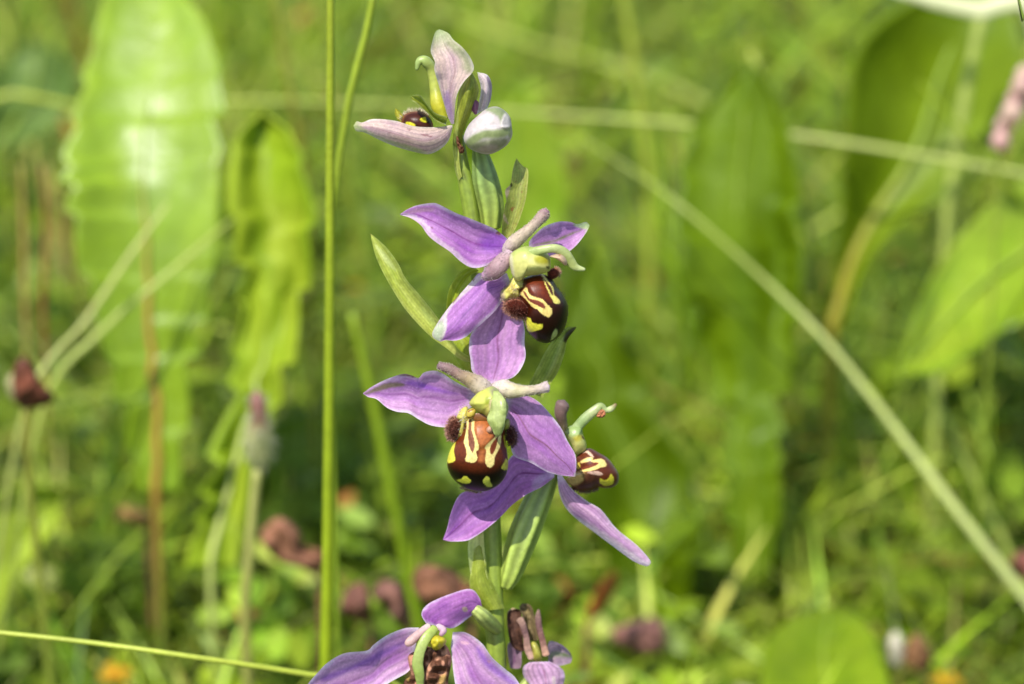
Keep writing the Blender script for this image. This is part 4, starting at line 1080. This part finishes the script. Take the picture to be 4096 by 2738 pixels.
GRN, GRD = (158, 186, 44), (128, 162, 26)
broad('big toothed leaf with pinkish midrib and a pale shining tip',
      teeth([(305, 1130), (280, 1000), (255, 880), (225, 760), (180, 640), (150, 500), (135, 380), (165, 250), (205, 120), (240, -20), (320, -90)], 12, 34, 1, sign=1),
      teeth([(410, 1130), (430, 1000), (455, 880), (475, 760), (495, 640), (508, 500), (518, 380), (522, 240), (500, 120), (440, 0), (320, -90)], 11, 32, 2, sign=-1),
      [.142, .145, .148, .152, .158, .168, .182, .196], leafcol((154, 186, 50), (136, 172, 34), None), ribcol=(176, 136, 60), rw=20, seed=61, wave=.0012, m=M_WAXLEAF, name='toothed_leaf', nu=110, lean=0)
broad('narrower toothed leaf beside the big one, yellowish at its base',
      teeth([(425, 1300), (450, 1150), (485, 1000), (525, 860), (545, 700), (530, 560), (515, 430), (535, 320), (600, 255)], 10, 34, 4, sign=1),
      teeth([(540, 1300), (580, 1130), (630, 980), (665, 860), (700, 720), (722, 560), (712, 420), (670, 310), (600, 255)], 10, 34, 5, sign=-1),
      [.120, .122, .124], leafcol((176, 198, 66), (150, 182, 44), None), ribcol=(190, 200, 110), rw=16, seed=63, name='toothed_leaf', nu=110, wave=.005, lean=.3)
broad('upright toothed leaf with brownish edge, long and drooping at its foot',
      teeth([(1680, 1330), (1655, 1180), (1645, 1000), (1615, 850), (1570, 700), (1545, 560), (1542, 420), (1585, 290), (1655, 195), (1730, 150)], 12, 30, 6, sign=1),
      teeth([(1760, 1330), (1790, 1180), (1800, 1000), (1825, 850), (1840, 700), (1842, 560), (1832, 420), (1805, 290), (1770, 205), (1730, 150)], 12, 34, 7, sign=-1),
      [.165, .165, .165], leafcol((116, 146, 16), (98, 130, 8), None), ribcol=(140, 160, 40), rw=14, seed=65, wave=.007, name='toothed_leaf', nu=100)
broad('broad round leaf on a thick ochre leaf stalk',
      [(1880, 760), (1905, 640), (1925, 520), (1935, 380), (1940, 240), (1960, 120), (2030, 40), (2130, -10), (2220, -30)],
      [(1930, 760), (1990, 600), (2090, 500), (2200, 440), (2290, 360), (2340, 240), (2350, 120), (2310, 20), (2220, -30)],
      [.2, .2, .2], leafcol((128, 156, 20), (108, 138, 10), None), ribcol=(156, 148, 44), rw=30, seed=67, cup=.010, wave=.003, nu=70)
broad('drooping leaf with a bright toothed underside at the meadow edge',
      [(2420, 380), (2320, 430), (2220, 520), (2140, 630), (2090, 740), (2060, 850)],
      teeth([(2460, 660), (2380, 720), (2300, 760), (2230, 800), (2150, 850), (2060, 860)], 9, 18, 3, sign=-1),
      [.2, .19, .18, .165], leafcol((164, 190, 60), (136, 170, 30), None), seed=69, m=M_WAXLEAF, cup=.006, tilt=-.014, root=(.03, 0), nu=60)
broad('rounded leaf tip rising in front of the grass, plain green',
      [(1800, 1720), (1752, 1620), (1745, 1540), (1760, 1470), (1820, 1415), (1900, 1394)],
      [(2060, 1720), (2052, 1640), (2034, 1550), (2010, 1470), (1965, 1410), (1900, 1394)],
      [.1, .105, .12, .135], leafcol((140, 168, 36), (120, 152, 22), None), seed=71, cup=.004, wave=.002, ribcol=(160, 178, 60), rw=8)
broad('smooth dark green leaf standing just behind the orchid',
      teeth([(1440, 1480), (1400, 1350), (1350, 1200), (1310, 1050), (1280, 900), (1270, 760), (1300, 640), (1350, 560)], 6, 26, 8, sign=1),
      teeth([(1520, 1480), (1600, 1350), (1620, 1200), (1590, 1080), (1530, 960), (1470, 820), (1410, 680), (1350, 560)], 6, 44, 9, sign=-1),
      [.165, .165, .165], leafcol((104, 132, 8), (88, 116, 4), None), seed=73, cup=.006, wave=.006, ribcol=(110, 140, 16), rw=8, nu=80)
broad('pale yellow-green leaf reaching in low under the dried flower',
      [(-130, 1500), (-110, 1380), (-90, 1250), (-40, 1160), (40, 1115), (150, 1120)],
      [(-60, 1560), (0, 1400), (40, 1320), (90, 1260), (130, 1200), (150, 1120)],
      [.13, .135, .14], leafcol((176, 200, 72), (156, 186, 54), None), seed=75, cup=.004, ribcol=(186, 200, 100), rw=10, root=(-.02, 0))
broad('dull bluish leaf in the upper corner beyond the toothed leaf',
      [(-60, 360), (-50, 260), (-20, 180), (30, 120), (90, 90)], [(40, 340), (130, 280), (170, 230), (160, 150), (90, 90)],
      [.3, .3, .3], leafcol((130, 160, 100), (104, 138, 80), None), seed=77, cup=.004, root=(-.02, 0))
broad('bright leaf behind the top flower, half hidden by straw',
      [(1120, 700), (1060, 560), (1040, 420), (1080, 280), (1150, 180)], [(1210, 700), (1280, 560), (1300, 420), (1260, 280), (1150, 180)],
      [.26, .26, .26], leafcol((150, 180, 60), (130, 166, 40), None), seed=79, cup=.005)
broad('olive leaf low between the hawkbit and the straight stem',
      [(660, 1400), (590, 1250), (560, 1120), (600, 1000), (690, 930)], [(760, 1380), (800, 1240), (820, 1120), (790, 1000), (690, 930)],
      [.2, .2, .2], leafcol((120, 156, 40), (100, 136, 26), None), seed=81, cup=.004)


# withered leaves and small flowers
def dead(label, outline, y, col, seed, root=(0, 0)):
    e = empty('withered_leaf', to_ground(B(D, [outline[0]], y)[0], *root))
    tag(e, label, 'withered leaf')
    o = np.asarray(outline, float)
    h = len(o) // 2
    left = np.vstack([o[0], o[1:h], o[h]])
    right = np.vstack([o[0], o[:h:-1], o[h]])
    petal('blade', D, left, right, [y, y - .006, y], cup=.005, style=lambda U, V, X, Y, s: lerp(c(*col), c(*[int(q * .72) for q in col]), noise(U * 6, V * 3, s)), parent=e, m=M_DRY, nu=30, nv=14, wave=.006, proj=B, seed=seed, thick=.0004)
    W = B(D, [outline[0]], y)
    tube_w('leaf_stalk', np.vstack([W, W * .5 + WLOC[e.name] * .5, [WLOC[e.name]]]), [.0007] * 3, np.array([c(130, 90, 60)] * 2), M_DRY, e, n=12, ns=6)


dead('pinkish-brown curled dead leaf beside the hawkbit stalk', [(735, 1325), (690, 1300), (640, 1285), (605, 1250), (600, 1215), (640, 1188), (680, 1215), (700, 1255), (740, 1270)], .12, (172, 118, 88), 1)
dead('large rusty dead leaf behind the lowest flower', [(1080, 1420), (1000, 1400), (960, 1370), (945, 1330), (960, 1298), (1010, 1300), (1060, 1330), (1085, 1370)], .10, (158, 106, 76), 2)
dead('grey-brown folded dead leaf between stem and lowest flower', [(945, 1450), (915, 1430), (880, 1390), (850, 1360), (880, 1330), (920, 1345), (940, 1400)], .105, (150, 104, 88), 3)
dead('small dark dead leaf close to the straight stem', [(850, 1430), (810, 1420), (780, 1400), (795, 1350), (825, 1335), (845, 1370)], .11, (132, 88, 72), 4)
dead('orange-red dead leaf tip at the foot of the dark leaf', [(1345, 1430), (1350, 1390), (1375, 1340), (1410, 1308), (1412, 1340), (1385, 1390)], .13, (190, 110, 40), 5)
dead('reddish dead leaf at the far meadow edge', [(2400, 1340), (2350, 1330), (2320, 1300), (2325, 1270), (2360, 1262), (2400, 1290)], .14, (150, 92, 76), 6)
dead('small tan dead leaf lying low near the pale leaf', [(340, 1210), (300, 1200), (270, 1190), (280, 1160), (320, 1165), (350, 1190)], .15, (190, 150, 84), 7)


def seedhead(name, label, outline, y, col, stem, seed, cat='seed head', m=None, bump=.5, scol=(150, 160, 80)):
    W = B(D, [stem[-1]], y)[0]
    e = empty(name, to_ground(W))
    tag(e, label, cat)
    bodym('flower_head', outline, y, col, e, m or M_DRY, bump=bump, seed=seed)
    stalk('stalk', stem, y + .001, 12, gl(scol, scol), None, None, parent=e, n=20)
    return e


seedhead('seed_head', 'dusky pink seed head low behind the withered flower', [(1400, 1450), (1440, 1428), (1500, 1415), (1525, 1450), (1515, 1495), (1470, 1500), (1420, 1480)], .14, c(160, 112, 100), [(1420, 1470), (1380, 1500), (1370, 1600)], 1)
seedhead('seed_head', 'brown and cream seed head at the foot of the round leaf tip', [(2075, 1480), (2100, 1450), (2130, 1470), (2135, 1520), (2105, 1548), (2075, 1530)], .13, c(140, 100, 66), [(2105, 1540), (2110, 1600), (2112, 1680)], 2)
seedhead('daisy_bud', 'small cream bud beside the brown seed head', [(2035, 1470), (2055, 1448), (2072, 1480), (2066, 1520), (2044, 1525)], .13, c(224, 216, 190), [(2054, 1520), (2060, 1600), (2066, 1680)], 3, cat='bud')
pk = empty('pink_flower_spike', to_ground(B(D, [(2290, 500)], .16)[0]))
tag(pk, 'pink flower spike of small round buds before the broad leaf', 'wildflower')
for i, (x, y_, r_) in enumerate([(2292, 325, 22), (2302, 290, 24), (2318, 262, 26), (2330, 232, 26), (2340, 200, 24), (2348, 172, 22)]):
    th = np.linspace(0, 2 * math.pi, 9)[:-1]
    bodym('flower_bud', [(x + r_ * math.cos(t), y_ + r_ * 1.1 * math.sin(t)) for t in th], .16 + .002 * (i % 2), c(244, 200 + 6 * (i % 3), 190), pk, M_PETAL, nr=8, nt=20)
stalk('stalk', [(2350, 160), (2320, 250), (2288, 340), (2284, 480)], .163, 10, gl((150, 170, 80), (140, 164, 60)), None, None, parent=pk, n=24)


def yellow_flower(label, cx, cy, y, s, n, seed):
    W = B(D, [(cx, cy)], y)[0]
    dist = (W - CAM) @ FWD
    e = empty('yellow_flower', to_ground(W))
    tag(e, label, 'wildflower')
    rr = random.Random(seed)
    u = s * MPX * dist
    for i in range(n):
        a = i / n * 2 * math.pi + rr.uniform(-.2, .2)
        L, wd = u * rr.uniform(.8, 1.1), u * .42
        el = rr.uniform(.15, .6)
        dx = np.array([math.cos(a) * math.cos(el), math.sin(a) * math.cos(el), math.sin(el)])
        sd = np.array([-math.sin(a), math.cos(a), 0])
        pts = []
        for k in range(6):
            t = k / 5
            ww = wd * math.sin(math.pi * min(1, .12 + .83 * t)) ** .7
            for v in (-1, 0, 1):
                pts.append(W + dx * L * t + sd * ww * v * .5 + np.array([0, 0, -.25 * L * t * t + .08 * L * v * v]))
        mk('petal', pts, gridfaces(6, 3), c(236, 190, 20) * rr.uniform(.85, 1.1), M_PETAL, e, .0003)
    th = np.linspace(0, 2 * math.pi, 9)[:-1]
    bodym('flower_center', [(cx + s * .35 * math.cos(t), cy + s * .28 * math.sin(t)) for t in th], y, c(206, 130, 14), e, M_DRY, nr=8, nt=20, bump=.5)
    stalk('stalk', [(cx, cy + 4), (cx + 4, cy + 60), (cx + 6, cy + 120)], y + .001, 10, gl((140, 164, 60), (140, 164, 60)), None, None, parent=e, n=16)


yellow_flower('orange-yellow flower under the sharp slanting grass stem', 264, 1548, .11, 44, 12, 1)
yellow_flower('bright yellow flower in the lower corner by the brown seed head', 2165, 1566, .125, 44, 9, 2)
yellow_flower('small yellow flower far back between the big leaf and the bract', 815, 660, .3, 18, 8, 3)


# ------------------------------------------------------------------ low clover plants and grass tufts, each on its own
def zlim(y):
    """height that stays below the lower edge of the view in front of the meadow"""
    return CAM[2] - (y - CAM[1]) * math.tan(PITCH + math.radians(7.2))


def leaflet_mesh(name, m):
    """three rounded leaflets round one point, 1 unit across"""
    V, F, C_ = [], [], []
    for k in range(3):
        a = k * 2.094
        ca, sa = math.cos(a), math.sin(a)
        b = len(V)
        rows = [(0.02, .03), (.2, .2), (.42, .29), (.62, .27), (.78, .12)]
        for x, hw in rows:
            for s_ in (-1, 0, 1):
                z = .05 * x + .10 * abs(s_) * hw / .29 - .12 * x * x
                xx, yy = x, s_ * hw
                V.append((xx * ca - yy * sa, xx * sa + yy * ca, z))
                C_.append(1.0 if s_ else .9)
        for i in range(4):
            for j in range(2):
                q = b + i * 3 + j
                F.append((q, q + 1, q + 4, q + 3))
    return V, F, C_


LV, LF, LC = leaflet_mesh('leaf', M_LEAF)


def clover_data(col, nm):
    me = bpy.data.meshes.new(nm)
    me.from_pydata(LV, [], LF)
    me.polygons.foreach_set('use_smooth', np.ones(len(me.polygons), bool))
    at = me.color_attributes.new('Col', 'FLOAT_COLOR', 'POINT')
    at.data.foreach_set('color', np.array([[*(np.array(col) * k), 1] for k in LC], np.float32).ravel())
    me.materials.append(M_LEAF)
    return me


CLOV = [clover_data(c(*q) * GS, 'leaf') for q in ((132, 166, 60), (120, 156, 52), (150, 180, 60), (160, 186, 56), (128, 160, 76))]
spots = []
for i in range(18):
    y = RNG.uniform(.12, .36)
    hw = .085 * (.45 + y) / .45
    spots.append((RNG.uniform(-hw, hw if i % 3 == 0 else .25 * hw), y))
for i, (x, y) in enumerate(spots):
    e = empty('clover_plant', (x, y, 0))
    tag(e, 'low clover plant with rounded three-part leaves in the blurred meadow', 'clover', 'clover plants in the meadow')
    k0 = i % 5
    for j in range(RNG.integers(10, 16)):
        a = RNG.uniform(0, 6.28)
        r = RNG.uniform(.004, .026)
        z = RNG.uniform(.016, .040)
        o = bpy.data.objects.new('leaf', CLOV[(k0 + (j % 3 == 0)) % 5])
        S.collection.objects.link(o)
        o.parent = e
        o.location = (r * math.cos(a), r * math.sin(a), z)
        s = RNG.uniform(.005, .009)
        o.scale = (s, s, s)
        o.rotation_euler = (RNG.normal() * .4 + .25, RNG.normal() * .4, RNG.uniform(0, 6.28))
    V, F, CC = [], [], []


def blades(n, xs, ys, h, wd, cols, lean=.5, seed=0):
    """n bent grass blades as vertex / face / colour arrays"""
    rg = np.random.default_rng(seed)
    ns = 6
    az = rg.uniform(0, 2 * math.pi, n)
    ln = rg.gamma(2.0, lean / 2, n)
    face = rg.uniform(0, 2 * math.pi, n)
    t = np.linspace(0, 1, ns)[None]
    bx = xs[:, None] + np.cos(az)[:, None] * h[:, None] * ln[:, None] * t ** 1.8
    by = ys[:, None] + np.sin(az)[:, None] * h[:, None] * ln[:, None] * t ** 1.8
    bz = h[:, None] * (t - .18 * ln[:, None] * t ** 2.4) - .002
    ww = wd[:, None] * (1 - t ** 2.2) * .5 + .00006
    dx = np.cos(face)[:, None] * ww
    dy = np.sin(face)[:, None] * ww
    L = np.stack([bx - dx, by - dy, bz], -1)
    Mx = np.stack([bx, by, bz], -1) + np.stack([-dy * .5, dx * .5, np.zeros_like(dx)], -1)
    R = np.stack([bx + dx, by + dy, bz], -1)
    V = np.stack([L, Mx, R], 2).reshape(n, -1, 3)
    f = gridfaces(ns, 3)
    F = (np.arange(n)[:, None, None] * (ns * 3) + f[None]).reshape(-1, 4)
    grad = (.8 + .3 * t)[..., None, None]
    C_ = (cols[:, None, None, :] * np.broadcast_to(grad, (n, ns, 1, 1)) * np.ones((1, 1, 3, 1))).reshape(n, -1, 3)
    return V.reshape(-1, 3), F, C_.reshape(-1, 3)


GC = np.array([c(*q) * GS for q in ((150, 178, 56), (164, 188, 72), (132, 164, 40), (176, 192, 96), (120, 154, 60), (190, 190, 120), (146, 172, 90), (170, 120, 74), (158, 184, 50), (92, 128, 34), (108, 142, 66))])
GW = np.array([.16, .14, .13, .08, .08, .05, .06, .03, .09, .12, .06])

for i in range(26):
    y = RNG.uniform(.24, .55)
    hw = .09 * (.45 + y) / .45
    x = RNG.uniform(-hw, hw)
    e = empty('grass_tuft', (x, y, 0))
    tag(e, 'loose tuft of green grass blades in the blurred meadow', 'grass tuft', 'grass tufts in the meadow')
    k0 = RNG.choice(len(GC), p=GW)
    for j in range(9):
        V, F, CC = blades(1, np.array([x + RNG.normal() * .006]), np.array([y + RNG.normal() * .006]), np.array([RNG.uniform(.05, .12)]), np.array([RNG.uniform(.0018, .0036)]),
                          GC[[k0]] * RNG.uniform(.85, 1.15), .6, int(RNG.integers(1e6)))
        mk('blade', V, F, CC, M_GRASS, e)


for i in range(70):
    y = RNG.uniform(.15, .42)
    hw = .1 * (.45 + y) / .45
    x = RNG.uniform(-hw, hw)
    a = RNG.normal() * .75
    L = RNG.uniform(.45, 1.0) * min(.2, .05 + (y - .13) * 1.1)
    e = np.array([x, y, 0.0])
    t_ = np.linspace(0, 1, 5)
    pts = np.stack([x + L * np.sin(a * (.35 + .65 * t_)) * t_, y + .02 * RNG.normal() * t_, L * np.cos(a * (.35 + .65 * t_)) * t_ - .003], 1)
    k0 = RNG.choice(len(GC), p=GW)
    wd = RNG.uniform(.0005, .0011)
    o = tube_w('wild_grass', pts[::-1], wd * np.array([.35, .7, .9, 1, 1]), np.array([GC[k0] * RNG.uniform(.8, 1.3)] * 2), M_GRASS, None, n=14, ns=6, flat=.4, origin=e)
    tag(o, 'thin leaning grass stem in the blurred tangle behind the orchid', 'grass stem', 'thin grass stems crossing behind the orchid', 'thing')


def scatter(n, y0, y1, spread, seed):
    rg = np.random.default_rng(seed)
    y = y0 + (y1 - y0) * rg.uniform(0, 1, n) ** 2.0
    x = rg.uniform(-1, 1, n) * (spread * (.45 + np.maximum(y, -.1)) / .45)
    keep = noise(x * 26 + seed, y * 15, seed) > .36           # bare, shaded gaps between the clumps
    return x[keep], y[keep], rg


# grass too dense to count
x, y, rg = scatter(34000, .1, 1.9, .22, 5)
patch = noise(x * 22, y * 22, 4)
hgt = np.clip(rg.gamma(5, .0125, len(x)), .02, .13) * (1 + .25 * (x > 0.01)) * (.40 + 1.05 * patch)
nearlim = .030 + np.clip(y - .16, 0, 1) * .5 + .020 * (rg.uniform(0, 1, len(x)) > .9)
hgt = np.minimum(hgt, nearlim)
kc = rg.choice(len(GC), len(x), p=GW)
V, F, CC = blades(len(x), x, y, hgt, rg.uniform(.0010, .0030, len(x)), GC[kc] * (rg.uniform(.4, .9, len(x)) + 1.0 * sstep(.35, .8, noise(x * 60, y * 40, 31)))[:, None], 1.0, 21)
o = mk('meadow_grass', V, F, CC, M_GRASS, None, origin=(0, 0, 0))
tag(o, 'dense blurred green grass of the meadow behind the orchid', 'grass', kind='stuff')
# the grass on the camera's side stays lower than the view
x, y, rg = scatter(8000, -.6, .12, .34, 9)
hgt = np.minimum(np.clip(rg.gamma(5, .009, len(x)), .012, .09), np.maximum(.008, np.array([zlim(q) for q in y]) * .75))
kc = rg.choice(len(GC), len(x), p=GW)
V, F, CC = blades(len(x), x, y, hgt, rg.uniform(.0011, .0026, len(x)), GC[kc] * rg.uniform(.75, 1.15, len(x))[:, None], .4, 22)
o = mk('low_grass', V, F, CC, M_GRASS, None, origin=(0, 0, 0))
tag(o, 'short grass round the foot of the orchid', 'grass', kind='stuff')
# low leafy cover
x, y, rg = scatter(13000, .1, 1.4, .22, 13)
z = np.minimum(rg.uniform(.004, .05, len(x)) * (.4 + 1.1 * noise(x * 30, y * 30, 8)), np.clip((y - .1) / .08, 0, 1) * .04 + .022)
n = len(x)
nr_ = rg.normal(size=(n, 3)) * .5 + np.array([0, -.25, 1.0])
nr_ /= np.linalg.norm(nr_, axis=1)[:, None]
aa = np.cross(nr_, rg.normal(size=(n, 3)))
aa /= np.linalg.norm(aa, axis=1)[:, None]
bb = np.cross(nr_, aa)
sz = rg.uniform(.0018, .0058, n)
rows = [(-1, .05), (-.5, .42), (0, .55), (.5, .42), (1, .03)]
vv = []
for q, hw in rows:
    for s_ in (-1, 0, 1):
        vv.append(np.stack([x, y, z], 1) + sz[:, None] * (q * aa + s_ * hw * bb + (.12 * abs(s_) - .1 * q * q) * nr_))
V = np.stack(vv, 1)
f = gridfaces(5, 3)
F = (np.arange(n)[:, None, None] * 15 + f[None]).reshape(-1, 4)
LCOL = np.array([c(*q) * GS for q in ((136, 168, 60), (150, 180, 56), (120, 156, 56), (164, 190, 60), (140, 168, 90), (160, 110, 70), (184, 198, 110))])
kc = rg.choice(len(LCOL), n, p=[.22, .21, .15, .19, .09, .06, .08])
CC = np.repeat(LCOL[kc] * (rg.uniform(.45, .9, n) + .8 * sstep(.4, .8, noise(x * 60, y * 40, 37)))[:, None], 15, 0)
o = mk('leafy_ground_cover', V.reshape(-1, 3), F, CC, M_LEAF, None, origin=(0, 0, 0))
tag(o, 'small crowded leaves of low herbs between the grass', 'ground cover', kind='stuff')
